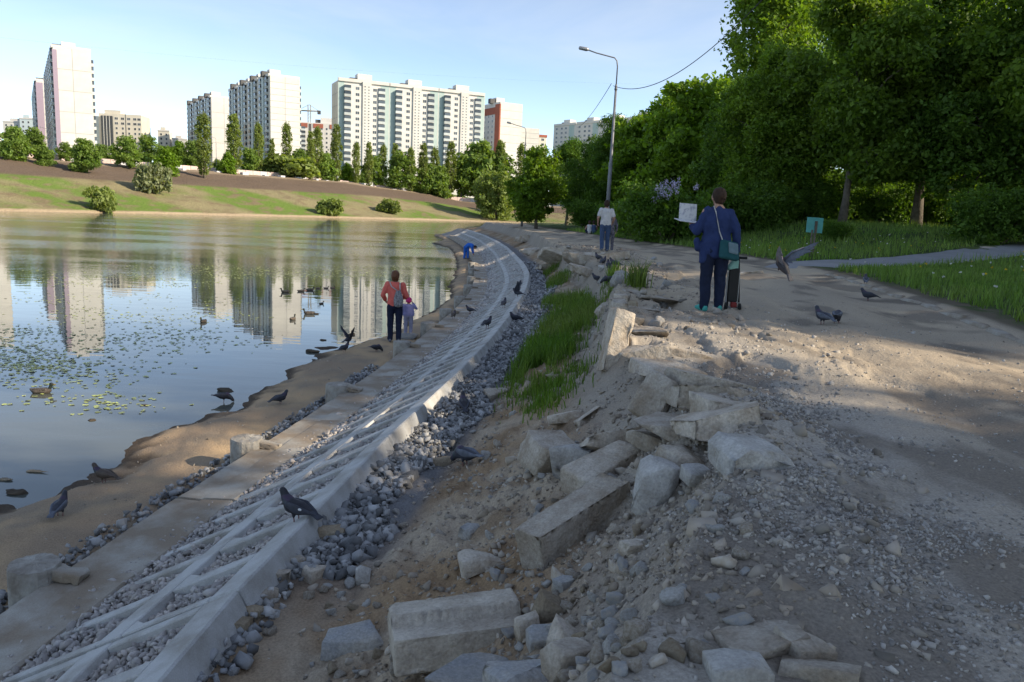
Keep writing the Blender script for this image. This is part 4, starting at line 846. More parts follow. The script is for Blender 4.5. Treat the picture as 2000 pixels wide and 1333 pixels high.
def long_side(root, H, dims, secl, n, rows):
    """shaded long face on local -X: bays with balconies and windows"""
    pil = box_mesh('wall_pilaster', -.9, 0.02, 0, secl*.16, -3, H-.6, m_blueg); par = box_mesh('parapet', -.5, dims[0]+.1, 0.4, secl-.4, -.4, .9, m_white)
    for s_ in range(n):
        y0 = s_*secl; link('wall_pilaster', pil, root, (0, y0+secl*.42, 0)); link('parapet', par, root, (0, y0, H))
        for k in range(rows):
            z = H-ST*(k+1)+.6
            put(root, 'balcony', BALS, 'l', y0+secl*.22, z-.5, dims); put(root, 'window', W2, 'l', y0+secl*.36, z, dims); put(root, 'window', W3, 'l', y0+secl*.5, z+.3, dims, .9); put(root, 'balcony', BALS, 'l', y0+secl*.76, z-.5, dims)
            put(root, 'window', W2, 'l', y0+secl*.92, z, dims)
E1 = np.array([.83, .57])/np.hypot(.83, .57)
def corner(px, py, Y): return at_y(px, py, Y)
# tallest at left: lit end wall, shaded long side
c = corner(102, 91, 325); D = (13.5, 92); ET = (.846, .533)
r, H = block('apartment_tower', 'tallest white slab tower with blank end wall and dark left side', c, ET, D, group='white slab towers')
end_panels(r, H, 'f', D, 2, seam_every=2.95); long_side(r, H, D, 18.4, 5, 14); roof_boxes(r, H, [(6, 3+18.4*k+6) for k in range(5)])
link('mauve_edge', box_mesh('mauve_edge', -.14, 1.5, -.14, 1.0, -3, H-1, m_purple), r, (-.05, -.05, 0))
for k in range(15): put(r, 'balcony', BALS, 'r', 3.0, H-ST*(k+2), D)
c = corner(70, 157, 420); D = (13.5, 84)
r, H = block('apartment_tower', 'far white slab tower with mauve edge behind the tallest tower', c, ET, D, group='white slab towers'); end_panels(r, H, 'f', D, 1, seam_every=3); link('mauve_edge', box_mesh('mauve_edge', -.14, 3, -.2, 1.0, -3, H-1, m_purple), r, (-.05, -.05, 0)); long_side(r, H, D, 16.8, 5, 9); roof_boxes(r, H, [(6, 3+16.8*k+6) for k in range(5)])
c = corner(527, 147, 372); D = (14, 70)
r, H = block('apartment_tower', 'white tower with two column end wall beside the red trimmed block', c, E1, D, group='white slab towers'); end_panels(r, H, 'f', D, 2); long_side(r, H, D, 17.5, 4, 14); roof_boxes(r, H, [(4, 4+17.5*k+3) for k in range(4)])
for k in range(15): put(r, 'balcony', BALS, 'r', 2.4, H-ST*(k+2), D)
c = corner(412, 189, 457); D = (14, 59)
r, H = block('apartment_tower', 'lower looking white tower behind the first tall poplar', c, E1, D, group='white slab towers'); end_panels(r, H, 'f', D, 2, seam_every=3); long_side(r, H, D, 14.75, 4, 12); roof_boxes(r, H, [(4, 4+14.75*k+3) for k in range(4)])
c = corner(-90, 84, 315); D = (13.5, 60)
r, H = block('apartment_tower', 'white tower cut by the frame edge left of the far mauve tower', c, E1, D, group='white slab towers'); end_panels(r, H, 'f', D, 2, seam_every=3)
# wide white block in three sections
c = corner(660, 157, 382); D = (75, 13); e3 = (68, 32)
r, H = block('apartment_block', 'wide white three section block with teal recesses and balconies', c, e3, D); end_panels(r, H, 'l', D, 2, seam_every=2, mat=m_cream)
par = box_mesh('parapet', .1, 24.7, -.75, .6, -.2, 1.3, m_white); teal = box_mesh('teal_recess', 0, 1, -.05, .02, -3, H-.4, m_teal)
proj = box_mesh('stair_bay', 0, 4.2, -1.3, .02, -3, H+.4, m_white); wing = box_mesh('wall_bay', 0, 17.2, -.7, .02, -3, H-1.6, m_white)
for s_ in range(3):
    x0 = s_*25.0
    link('parapet', par, r, (x0, 0, H)); link('wall_bay', wing, r, (x0+3.2, 0, 0)); link('stair_bay', proj, r, (x0+11.6, 0, 0))
    for xx, ww in ((x0+.15, 2.9), (x0+20.6, 4.2)): o = link('teal_recess', teal, r, (xx, 0, 0)); o.scale = (ww, 1, 1)
    for k in range(16):
        z = H-ST*(k+1)-.9
        put(r, 'balcony', BAL, 'f', x0+4.3, z-.6, D, .7); put(r, 'balcony', BAL, 'f', x0+20.9, z-.6, D, .1)
        put(r, 'window', W1, 'f', x0+9.2, z, D, .7); put(r, 'window', W1, 'f', x0+17.6, z, D, .7)
        for zz in (z+.1, z+1.5): put(r, 'window', W3, 'f', x0+12.7, zz, D, 1.3); put(r, 'window', W3, 'f', x0+14.5, zz, D, 1.3)
roof_boxes(r, H, [(13.2, 4), (38.2, 4), (63.2, 4)], (7, 5, 4.2))
# red edged tower on the right
c = corner(977, 199, 434); D = (14, 42)
r, H = block('apartment_tower', 'white tower with brick red corner strip and plain lit wall', c, (.86, .5), D); end_panels(r, H, 'f', D, 1, seam_every=1.5)
link('red_corner', box_mesh('red_corner', -.2, .5, -.2, 5.0, -3, H-1, m_red), r, (0, 0, 0)); link('red_band', box_mesh('red_band', -.25, .02, 5.1, 42, H-6, H-2.4, m_red), r)
for k in range(12):
    z = H-7.5-ST*k
    for u_ in (8, 12.5, 17, 22, 27): put(r, 'window', W2, 'l', u_, z, D)
roof_boxes(r, H, [(4, 9)], (5, 4, 3))
c = corner(1014, 249, 450); D = (12, 20); r, H = block('apartment_block', 'low plain white block right of the red corner tower', c, (.95, .3), D); end_panels(r, H, 'f', D, 1)
c = corner(1040, 263, 480); D = (9, 20); r, H = block('apartment_block', 'small cream block with red roof band by the maple top', c, (.95, .3), D, wall=m_cream); link('red_band', box_mesh('red_band', -.3, 9.3, -.3, 4, -1.2, .2, m_red), r, (0, 0, H))
for k in range(5):
    for u_ in (2.2, 6.6): put(r, 'window', W1, 'f', u_, H-ST*(k+1)-.6, D)
# red trimmed block behind with crane
c = corner(583, 238, 505); D = (32, 14)
r, H = block('apartment_block', 'white block with brick red roof band beneath the crane', c, (.97, .25), D)
for x0, ww in ((0, 5.5), (9, 6), (19, 5), (26, 5.5)): link('red_band', box_mesh('red_band', x0, x0+ww, -.3, .05, H-3.2, H-.6, m_red), r)
link('dark_slot', box_mesh('dark_slot', 6.2, 7.8, -.12, .05, -3, H-.8, m_dark), r)
for k in range(13):
    z = H-4.2-ST*k
    for u_ in (2.6, 29): put(r, 'balcony', BAL, 'f', u_, z-1, D)
    for u_ in (11, 14.2, 17.2, 20.5, 24): put(r, 'window', W2, 'f', u_, z, D)
roof_boxes(r, H, [(17, 4)], (7, 5, 3.5))
cr_ = at_y(604, 232, 540); k0 = empty('tower_crane', (cr_[0], cr_[1], 30)); tag(k0, 'yellow grey tower crane rising behind the red trimmed block', 'crane'); m_crane = M('crane_steel', (.25, .22, .15))
zt = at_y(604, 217, 540)[2]-30; bm = bmesh.new(); 
for sx, sy in ((-.8, -.8), (.8, -.8), (.8, .8), (-.8, .8)): tube(bm, [(sx, sy, 0), (sx, sy, zt+4)], .16, 4)
for q in range(int(zt/2)): tube(bm, [(-.8, -.8, q*2), (.8, -.8, q*2+2)], .1, 4)
link('mast', bmesh_to(bm, 'mast', m_crane), k0); bm = bmesh.new(); tube(bm, [(-7.5, 0, zt), (7.5, 0, zt)], .45, 4); tube(bm, [(-7.5, 0, zt+.2), (0, 0, zt+4), (6.5, 0, zt+.2)], .14, 4); link('jib', bmesh_to(bm, 'jib', m_crane), k0)
link('counterweight', box_mesh('counterweight', 5.6, 7.6, -.8, .8, zt-2.0, zt+.4, m_dark), k0)
# beige office block
c = corner(192, 221, 476); D = (24, 16)
r, H = block('office_block', 'beige office block with dark glass bay right of the tallest tower', c, (.99, .12), D, wall=m_cream)
link('glass_bay', box_mesh('glass_bay', 1.6, 8.0, -.9, .3, -3, H-1.4, m_glass), r); link('penthouse', box_mesh('penthouse', 3, 12, 1, 9, -.1, 2.2, m_cream), r, (0, 0, H)); link('side_wing', box_mesh('side_wing', -5, -.05, 3, 14, -3, H-1.5, m_blueg), r)
for k in range(3): link('mullion', box_mesh('mullion', -.12, .12, -1.0, -.86, -3, H-1.4, m_frame), r, (3+k*1.7, 0, 0))
for k in range(8):
    for u_ in (10, 13.5, 17, 20.4, 22.8): put(r, 'window', W1 if k < 2 else W2, 'f', u_, H-3.4-ST*k, D)
link('dark_strip', box_mesh('dark_strip', 15.1, 15.4, -.12, .03, -3, H, m_dark), r)
for px, py, w_, lab, mt in ((308, 256, 7, 'small distant cream tower between trees', m_cream), (336, 272, 9, 'tiny distant white house right of the small far tower', m_white), (5, 238, 20, 'low white block with stepped roof at the far left', m_white), (38, 232, 9, 'grey white block right of the stepped white one', m_blueg)):
    Y_d = 520; c = corner(px, py, Y_d); D = (w_, 10); r, H = block('apartment_block', lab, c, (.98, .2), D, wall=mt)
    link('parapet', box_mesh('parapet', -.2, w_+.2, -.2, .5, -.1, .8, m_white), r, (0, 0, H)); link('roof_cabin', box_mesh('roof_cabin', w_*.2, w_*.6, 1, 6, -.1, 2.6, mt), r, (0, 0, H))
    for k in range(4):
        for u_ in np.arange(2, w_-1, 3.2): put(r, 'window', W2, 'f', float(u_), H-ST*(k+1), D)
# shaded block behind the right-hand trees
c = corner(1082, 247, 538); D = (88, 13)
r, H = block('apartment_block', 'pale blue white block peeping over the trees behind the lamp post', c, (46, -57), D, wall=m_white)
for s_ in range(4):
    x0 = s_*22; link('parapet', box_mesh('parapet', .3, 21.6, -.4, .5, -.2, 1.2, m_white), r, (x0, 0, H)); link('teal_recess', box_mesh('teal_recess', 0, 5, -.1, .02, -3, H-.3, m_teal), r, (x0+15, 0, 0))
    for k in range(6):
        for u_ in (3, 8, 12): put(r, 'window', W1, 'f', x0+u_, H-ST*(k+1), D)
roof_boxes(r, H, [(11+22*k, 4) for k in range(4)], (6, 5, 3.6))

# ------------------------------------------------------------------ painted fence, cubes and lamps on the far bank
m_pinkw = M('pink_fence_paint', (.52, .36, .33), (.58, .5, .47), scale=.4, objrnd=.12); m_whitew = M('white_fence_paint', (.55, .54, .55), (.45, .45, .5), scale=.5, objrnd=.1)
fe = empty('panel_fence', tuple(bank_at(300, 62))); tag(fe, 'long pink and white concrete panel fence along the top of the far bank', 'fence')
sel = [bank_at(px, 62) for px in np.linspace(-60, 935, 200)]; P = np.array(sel); s_ = np.concatenate([[0], np.cumsum(np.linalg.norm(np.diff(P[:, :2], axis=0), axis=1))]); base = np.array(fe.location)
for k in range(int(s_[-1]/3.0)):
    a = np.array([np.interp(k*3.0, s_, P[:, i]) for i in range(3)]); b = np.array([np.interp(k*3.0+2.94, s_, P[:, i]) for i in range(3)]); dv = b-a; ln = math.hypot(dv[0], dv[1])
    if k == 0: FP = [box_mesh('fence_panel', 0, 2.92, -.06, .06, -.3, 2.05, mt, .03) for mt in (m_pinkw, m_whitew)]
    link('fence_panel', FP[0 if (k % 11) not in (3, 4, 9) else 1], fe, tuple(a-base+np.array([0, 0, -.15])), (0, 0, math.atan2(dv[1], dv[0])))
cube = box_mesh('concrete_cube', -.9, .9, -.9, .9, -.3, 1.25, m_whitew, .05)
for px, sz in ((200, .8), (363, 1), (430, 1), (478, 1.2), (520, .9), (548, 1.1), (582, 1), (615, 1), (640, 1), (697, 1), (706, 1), (777, 1), (786, 1), (825, 1), (857, 1)):
    p = bank_at(px, 57); o = link('concrete_cube', cube, None, (p[0], p[1], p[2]+.05), (0, 0, random.uniform(0, 1.5)), (sz,)*3); tag(o, 'pale concrete cube standing before the pink fence', 'block', 'concrete cubes before the pink fence')
m_orange = M('orange_mesh', (.7, .16, .05))
for i, (x0, x1) in enumerate(((536, 545), (550, 575), (578, 610))):
    a, b = bank_at(x0, 52), bank_at(x1, 52); bm = bmesh.new(); tube(bm, [(a+(b-a)*t+np.array([0, 0, .25+.2*math.sin(t*9+i)])) for t in np.linspace(0, 1, 8)], .28, 5)
    o = link('barrier_mesh', bmesh_to(bm, 'barrier_mesh', m_orange)); tag(o, ('short crumpled heap', 'middle length', 'long low length')[i]+' of orange barrier mesh on dark soil', 'barrier')
# ------------------------------------------------------------------ bodies: capsule chains grown into one skin
def hull(bm, pts_r, sub=2):
    """convex hull over spheres (p, r)"""
    D, _ = ICO[sub]; vs = []
    for p, r_ in pts_r:
        p = np.asarray(p, float); rr = np.asarray(r_, float)
        vs += [bm.verts.new(q) for q in (D*rr+p)]
    g = bmesh.ops.convex_hull(bm, input=vs); bmesh.ops.delete(bm, geom=[q for q in g['geom_interior'] if isinstance(q, bmesh.types.BMVert)], context='VERTS')
def chain(bm, pts, sub=2):
    for a, b in zip(pts, pts[1:]): hull(bm, [a, b], sub)
def blob(name, build, voxel, mat, parent=None, smooth=4, disp=0.0, dscale=8.0):
    bm = bmesh.new(); build(bm); me = bpy.data.meshes.new('tmp'); bm.to_mesh(me); bm.free()
    o = bpy.data.objects.new('tmp', me); COL.objects.link(o)
    md = o.modifiers.new('r', 'REMESH'); md.mode = 'VOXEL'; md.voxel_size = voxel
    ms = o.modifiers.new('s', 'SMOOTH'); ms.factor = .5; ms.iterations = smooth
    dg = bpy.context.evaluated_depsgraph_get(); out = bpy.data.meshes.new_from_object(o.evaluated_get(dg)); bpy.data.objects.remove(o); bpy.data.meshes.remove(me)
    out.name = name; out.materials.clear(); out.materials.append(mat); n = len(out.vertices); co = np.empty(n*3, np.float32); out.vertices.foreach_get('co', co); co = co.reshape(-1, 3)
    if disp:
        nn = np.empty(n*3, np.float32); out.vertices.foreach_get('normal', nn); nn = nn.reshape(-1, 3); k = n3(co.astype(float), dscale, 5)+.6*n3(co*np.array([1.6, 1.6, .6]), dscale*1.7, 8)
        co = co+nn*(k*disp)[:, None]; out.vertices.foreach_set('co', co.astype(np.float32).ravel())
    out.polygons.foreach_set('use_smooth', np.ones(len(out.polygons), bool)); out.update()
    return link(name, out, parent)
def cloth(name, base, alt=None, **k): return M(name, base, alt or tuple(c*.75 for c in base), scale=k.pop('scale', 7), rough=.9, spec=.15, bump=.15, bscale=90, **k)
m_skin = M('skin', (.42, .25, .18), (.38, .21, .15), scale=9, rough=.6); m_hair = M('brown_hair', (.028, .016, .011), (.05, .027, .017), scale=30, rough=.8, bump=.3, bscale=60); m_redhair = M('auburn_hair', (.17, .065, .025), (.10, .04, .02), scale=30, rough=.5, bump=.5, bscale=60)
m_navy = cloth('blue_jacket', (.028, .048, .135)); m_jean = cloth('dark_jeans', (.018, .026, .055)); m_mid = cloth('blue_jeans', (.06, .10, .19)); m_tee = cloth('white_tee', (.62, .60, .60)); m_coral = cloth('coral_jacket', (.80, .175, .14), (.68, .135, .11))
m_lil = cloth('lilac_suit', (.27, .27, .50)); m_lilp = cloth('grey_lilac_trousers', (.33, .33, .45)); m_pink = cloth('pink_hat', (.72, .06, .22)); m_blue = cloth('bright_blue_suit', (.02, .16, .62)); m_tealshoe = cloth('teal_shoe', (.06, .42, .36)); m_tealbag = cloth('teal_bag', (.02, .10, .115)); m_flap = cloth('pale_teal_flap', (.16, .24, .28))
m_mint = cloth('mint_plastic', (.25, .48, .42)); m_black = M('black_rubber', (.015, .015, .015), rough=.6); m_steel = M('steel', (.35, .36, .37), rough=.4, metal=.6); m_redp = M('red_plastic', (.18, .012, .012), rough=.4); m_paper = M('book_paper', (.62, .62, .62), (.35, .36, .42), scale=14, contrast=(.5, .62)); m_greyshoe = cloth('grey_shoe', (.16, .17, .2)); m_pack = cloth('grey_patterned_fabric', (.36, .35, .36), (.12, .12, .13), scale=26); m_strap = cloth('pale_strap', (.5, .5, .48)); m_patt = cloth('grey_patterned_dress', (.18, .17, .2), (.06, .06, .08), scale=16)
def E3(*a): return np.array(a, float)
def hand(bm, wrist, dirv, palmn, L=.17, curl=.9, spread=.02, side=1):
    """palm plus five curled fingers; dirv points along the hand, palmn out of the palm, side +1 puts the thumb on the cross side"""
    d = np.array(dirv, float); d /= np.linalg.norm(d); n = np.array(palmn, float); n -= d*(n@d); n /= np.linalg.norm(n); c = np.cross(d, n)*side; w = np.array(wrist, float)
    hull(bm, [(w, .022), (w+d*.04+c*.028, .016), (w+d*.085+c*.030, .014), (w+d*.085-c*.030, .013), (w+d*.04-c*.026, .015)], 1)
    for i, (o_, l) in enumerate(((.031, .072), (.0105, .080), (-.0105, .075), (-.031, .060))):
        p = w+d*.085+c*o_; a = .5*curl; pts = [(p, .0095)]; q = d.copy()
        for j, f in enumerate((.45, .32, .25)):
            q = d*math.cos(a)+n*math.sin(a); p = p+q*l*f; pts.append((p, .0092-.0008*j)); a += .75*curl
        chain(bm, pts, 1)
    t = w+d*.03+c*.03; chain(bm, [(t, .013), (t+c*.022+d*.03+n*.012, .011), (t+c*.022+d*.055+n*.03*curl, .0095)], 1)
def face(bm, c, r, fwd, up=(0, 0, 1)):
    """head with jaw, nose, ears; fwd is the facing direction"""
    f = np.array(fwd, float); f /= np.linalg.norm(f); u = np.array(up, float); s_ = np.cross(f, u); c = np.array(c, float)
    hull(bm, [(c+u*.02*r/.1, r*.92), (c+f*.02, r*.9), (c-f*.015+u*.02, r*.88)]); hull(bm, [(c+f*.02, r*.7), (c+f*r*.55-u*r*.85, r*.32)])
    hull(bm, [(c+f*r*.95+u*.0, r*.10), (c+f*r*1.12-u*r*.28, r*.13)], 1); hull(bm, [(c+f*r*.82-u*r*.62, r*.22), (c+f*r*.85-u*r*.70, r*.2)], 1)
    for k in (-1, 1):
        hull(bm, [(c+s_*k*r*.88-u*r*.05, r*.16), (c+s_*k*r*.95-u*r*.3-f*.005, r*.12)], 1); hull(bm, [(c+s_*k*r*.36+f*r*.85+u*r*.12, r*.12), (c+s_*k*r*.40+f*r*.83+u*r*.12, r*.12)], 1)
def shoe(bm, ankle, fwd=(0, 1, 0), L=.26, r_=.045):
    f = np.array(fwd, float); a = np.array(ankle, float); b = a*1.0; b[2] = a[2]-.045
    hull(bm, [(a+f*-.01, r_*.95), (b-f*.05, r_*.8), (b+f*(L-.10)*.6, r_*.9), (b+f*(L-.07), E3(.042, .042, .028)*r_/.045)])

# ---- woman reading, blue jacket
p = at_z(1388, 600, 2.12); zz = gz(p[0], p[1]); wm = empty('person', (p[0], p[1], zz-.005), 0.04); tag(wm, 'person in dark blue jacket and jeans holding an open book, seen from behind', 'person')
def b_(bm):
    chain(bm, [((0, 0, .95), E3(.16, .11, .12)), ((0, 0, 1.12), E3(.14, .095, .1)), ((0, -.01, 1.30), E3(.165, .1, .1)), ((0, 0, 1.40), E3(.12, .07, .05)), ((0, .005, 1.47), .052), ((.0, .03, 1.53), .055)])
    face(bm, (-.005, .035, 1.59), .092, (-.35, .9, -.18))
    for s_ in (-1, 1): chain(bm, [((s_*.095, 0, .90), .10), ((s_*.10, .01, .50), .06), ((s_*.10, -.01, .28), .052), ((s_*.10, -.02, .09), .04)])
    chain(bm, [((.17, 0, 1.38), .055), ((.27, -.03, 1.12), .042), ((.30, .05, .86), .03)]); hand(bm, (.30, .055, .85), (0.05, .35, -.9), (-.9, .2, 0), curl=1.0, side=-1)
    chain(bm, [((-.17, 0, 1.38), .055), ((-.26, .04, 1.13), .042), ((-.27, .25, 1.19), .03)]); hand(bm, (-.27, .25, 1.19), (.05, .95, .1), (.1, -.1, 1), curl=.5)
blob('body', b_, .0085, m_skin, wm, 2)
blob('hair', lambda bm: (hull(bm, [((-.003, .005, 1.63), .098), ((.0, .0, 1.60), .098)]), hull(bm, [((0, -.02, 1.60), .09), ((.0, -.03, 1.525), E3(.07, .05, .04))])), .012, m_hair, wm, 3, .012, 22)
def b_(bm):
    chain(bm, [((0, 0, 1.41), E3(.14, .075, .055)), ((0, -.005, 1.30), E3(.205, .125, .1)), ((0, 0, 1.10), E3(.195, .13, .12)), ((0, 0, .94), E3(.215, .145, .11)), ((0, 0, .80), E3(.20, .14, .06))])
    hull(bm, [((-.13, -.01, .86), E3(.09, .12, .08)), ((-.18, -.01, .70), E3(.035, .09, .03))])
    chain(bm, [((.15, 0, 1.375), .078), ((.265, -.03, 1.13), .066), ((.30, .03, .90), .050), ((.305, .05, .865), .046)]); chain(bm, [((-.15, 0, 1.375), .078), ((-.265, .03, 1.12), .068), ((-.28, .20, 1.17), .052)])
    hull(bm, [((0, -.005, 1.455), E3(.062, .058, .02)), ((0, -.005, 1.40), E3(.09, .07, .03))])
    hull(bm, [((-.26, .02, .98), E3(.04, .06, .05)), ((-.235, .03, .88), E3(.045, .06, .05))])
blob('jacket', b_, .011, m_navy, wm, 3, .028, 8)
def b_(bm):
    hull(bm, [((0, 0, .90), E3(.19, .125, .1)), ((0, -.01, .82), E3(.185, .13, .08))])
    for s_ in (-1, 1): chain(bm, [((s_*.095, -.005, .84), E3(.108, .125, .12)), ((s_*.10, .01, .50), .082), ((s_*.102, -.015, .30), .077), ((s_*.10, -.02, .085), .062)])
blob('jeans', b_, .011, m_jean, wm, 3, .016, 11)
for s_ in (-1, 1): blob('shoe', lambda bm: shoe(bm, (s_*.105, -.02, .095), (s_*.12-.08, .98, 0)), .008, m_tealshoe, wm, 2)
bag = blob('shoulder_bag', lambda bm: hull(bm, [((.05, -.19, .99), E3(.05, .04, .03)), ((.20, -.19, .96), E3(.05, .04, .03)), ((.04, -.20, .80), E3(.045, .05, .04)), ((.23, -.20, .77), E3(.05, .05, .04))]), .01, m_tealbag, wm, 4)
blob('flap', lambda bm: hull(bm, [((.12, -.237, .97), E3(.02, .012, .02)), ((.22, -.237, .95), E3(.02, .012, .02)), ((.13, -.252, .87), E3(.02, .012, .03)), ((.225, -.252, .85), E3(.02, .012, .03))]), .007, m_flap, bag, 2)
bm = bmesh.new(); tube(bm, [(-.06, .03, 1.462), (-.075, -.05, 1.45), (-.065, -.115, 1.38), (-.04, -.145, 1.25), (-.005, -.15, 1.12), (.03, -.17, 1.03), (.04, -.19, .99)], .008, 6); link('bag_strap', bmesh_to(bm, 'bag_strap', m_strap), wm)
bk = empty('open_book', (p[0]-.30, p[1]+.34, zz+1.235), .15); tag(bk, 'open white picture book held in front of the blue jacketed reader', 'book')
bm = bmesh.new(); bbox(bm, -.21, .13, -.14, .12, -.004, .006, 0, .002); o = link('lower_page', bmesh_to(bm, 'lower_page', m_paper), bk, (0, -.02, 0), (.12, .10, 0)); bm = bmesh.new(); bbox(bm, -.13, .13, -.005, .005, 0, .24, 0, .002); link('upper_page', bmesh_to(bm, 'upper_page', m_paper), bk, (0, .115, .015), (-.15, .04, 0))
# ---- scooter at her right hand
sx, sy = p[0]+.31, p[1]+.12; sc = empty('kick_scooter', (sx, sy, gz(sx, sy)), 0.0); tag(sc, 'black three wheeled kick scooter with mint seat pouch held by the reader', 'scooter')
wh = bmesh.new(); tube(wh, [(-.012, 0, 0), (.012, 0, 0)], .058, 18); tube(wh, [(-.018, 0, 0), (.018, 0, 0)], .022, 10); whm = bmesh_to(wh, 'wheel', m_black)
for xx, yy in ((-.10, -.12), (.09, -.12), (0, .22)): link('wheel', whm, sc, (xx, yy, .06))
bm = bmesh.new(); tube(bm, [(-.10, -.12, .06), (.09, -.12, .06)], .011, 6); tube(bm, [(0, -.12, .06), (0, -.05, .2)], .016, 6); link('axle', bmesh_to(bm, 'axle', m_steel), sc)
link('fork_cover', box_mesh('fork_cover', -.04, .045, -.16, -.08, .055, .13, m_redp, .012), sc)
link('folded_deck', box_mesh('folded_deck', -.085, .055, -.11, -.055, .13, .60, m_black, .012), sc)
for xx in (-.102, .058): link('deck_rail', box_mesh('deck_rail', xx, xx+.012, -.10, -.06, .12, .54, m_steel, .004), sc)
bm = bmesh.new(); tube(bm, [(.09, -.04, .12), (.075, -.02, .45), (.06, 0, .745)], [.022, .02, .014], 8); link('stem', bmesh_to(bm, 'stem', m_black), sc); bm = bmesh.new(); tube(bm, [(-.14, .01, .74), (.15, -.01, .745)], .012, 8); link('handlebar', bmesh_to(bm, 'handlebar', m_steel), sc)
bm = bmesh.new(); tube(bm, [(.05, -.005, .745), (.17, -.012, .745)], .019, 8); link('grip', bmesh_to(bm, 'grip', m_black), sc)
blob('seat_pouch', lambda bm: hull(bm, [((-.07, -.06, .60), E3(.05, .06, .04)), ((.0, -.06, .70), E3(.05, .05, .03)), ((.0, -.05, .60), .05)]), .01, m_mint, sc, 3)

# ---- generic simple standing figure used for the smaller people
def figure(loc, rz, H, label, top, legs, shoes, hair, arms, legp, fwd=(0, 1, 0), stout=1.0, hairlen=0.0, sleeves=True, vox=.013, hat=None):
    k = H/1.7; r = empty('person', loc, rz); r.scale = (k, k, k); tag(r, label, 'person')
    def body(bm):
        chain(bm, [((0, 0, .93), E3(.14*stout, .1, .1)), ((0, 0, 1.12), E3(.13*stout, .09, .1)), ((0, 0, 1.32), E3(.17, .1, .1)), ((0, 0, 1.42), E3(.11, .06, .04)), ((0, .01, 1.50), .05), ((0, .02, 1.55), .05)]); face(bm, (0, .03, 1.605), .092, fwd)
        for j, q in enumerate(arms):
            chain(bm, [(q[0], .055), (q[1], .042), (q[2], .032)]); dv = np.array(q[2])-np.array(q[1]); hand(bm, q[2], dv, (-(1 if q[0][0] > 0 else -1), .3, .1), side=1 if q[0][0] < 0 else -1)
        for q in legp: chain(bm, [(q[0], .09), (q[1], .058), (q[2], .04)])
    blob('body', body, vox*.75, m_skin, r, 2)
    def topf(bm):
        chain(bm, [((0, 0, 1.43), E3(.13, .07, .045)), ((0, 0, 1.32), E3(.20, .12, .1)), ((0, 0, 1.12), E3(.175*stout, .12, .12)), ((0, 0, .92), E3(.19*stout, .13, .07))])
        for q in arms:
            a, b, c = map(np.array, q)
            if sleeves: chain(bm, [(a, .075), (b, .06), (b+(c-b)*.95, .048)])
            else: chain(bm, [(a, .08), (a+(b-a)*.66, .068)])
    blob('jacket' if sleeves else 'shirt', topf, vox, top, r, 3, .022, 7)
    def legf(bm):
        hull(bm, [((0, 0, .93), E3(.165*stout, .12, .07)), ((0, 0, .85), E3(.165*stout, .12, .08))])
        for q in legp: chain(bm, [((q[0][0], q[0][1], .86), E3(.10, .11, .1)), (q[1], .078), (q[2], .066)])
    blob('trousers', legf, vox, legs, r, 3, .014, 11)
    for q in legp: blob('shoe', lambda bm: shoe(bm, (q[2][0], q[2][1], max(.09, q[2][2]))), .012, shoes, r, 2)
    if hat: blob('hat', lambda bm: hull(bm, [((0, .02, 1.68), .12), ((0, .01, 1.62), .125)]), vox, hat, r, 3)
    else: blob('hair', lambda bm: (hull(bm, [((0, .0, 1.645), .1), ((0, -.005, 1.61), .1)]), hull(bm, [((0, -.02, 1.60), .09+.01*(hairlen > 0)), ((0, -.025, 1.53-hairlen), E3(.072+hairlen*.3, .05, .04))])), .012, hair, r, 3, .014, 22)
    return r
def arm(s_, el, wr): return ((s_*.18, 0, 1.39), el, wr)
def leg(s_, kn=None, an=None): return ((s_*.095, 0, .88), kn or (s_*.10, .01, .48), an or (s_*.10, -.02, .09))
# man in white T-shirt walking away, somebody in patterned grey walking close in front of him
p = at_z(1180, 491, 2.13); figure((p[0], p[1], gz(p[0], p[1])), 0.05, 1.74, 'person in white shirt and blue jeans walking away past the lamp post', m_tee, m_mid, m_greyshoe, m_hair, [arm(-1, (-.27, -.03, 1.12), (-.25, .12, .95)), arm(1, (.28, -.02, 1.13), (.25, .15, .97))], [leg(-1, (-.10, .03, .49), (-.10, -.05, .12)), leg(1, (.10, .06, .49), (.11, .1, .09))], stout=1.05, sleeves=False)
q = at_y(1191, 480, p[1]+.75); figure((q[0], q[1], gz(q[0], q[1])), 0, 1.35, 'person in grey patterned clothes half hidden in front of the white shirted walker', m_patt, m_patt, m_greyshoe, m_hair, [arm(-1, (-.25, 0, 1.12), (-.24, .1, .9)), arm(1, (.27, 0, 1.12), (.26, .08, .9))], [leg(-1), leg(1)])
# coral jacket and toddler
p = at_z(770, 674, .13); z0 = gz(p[0], p[1]); cw = figure((p[0], p[1], max(z0, .06)), .1, 1.66, 'person in coral jacket with grey backpack standing on the mud', m_coral, m_jean, m_greyshoe, m_redhair, [arm(-1, (-.28, -.02, 1.14), (-.24, .16, 1.0)), arm(1, (.27, .02, 1.12), (.15, .2, 1.05))], [leg(-1), leg(1)], hairlen=.03)
bp = blob('backpack', lambda bm: hull(bm, [((.09, -.19, 1.24), E3(.07, .06, .04)), ((.09, -.20, 1.05), E3(.12, .075, .1)), ((.09, -.19, .93), E3(.115, .07, .06))]), .013, m_pack, None, 4, .012, 9); tag(bp, 'grey patterned drawstring backpack on the coral jacket', 'backpack')
for s_ in (-1, 1):
    bm = bmesh.new(); tube(bm, [(.09+s_*.04, -.17, 1.27), (s_*.10+.02, -.13, 1.36), (s_*.12, -.05, 1.44), (s_*.12, .05, 1.42)], .014, 6); link('strap', bmesh_to(bm, 'strap', m_strap), bp)
k = 1.66/1.7; bp.location = cw.location; bp.rotation_euler = cw.rotation_euler; bp.scale = (k, k, k)
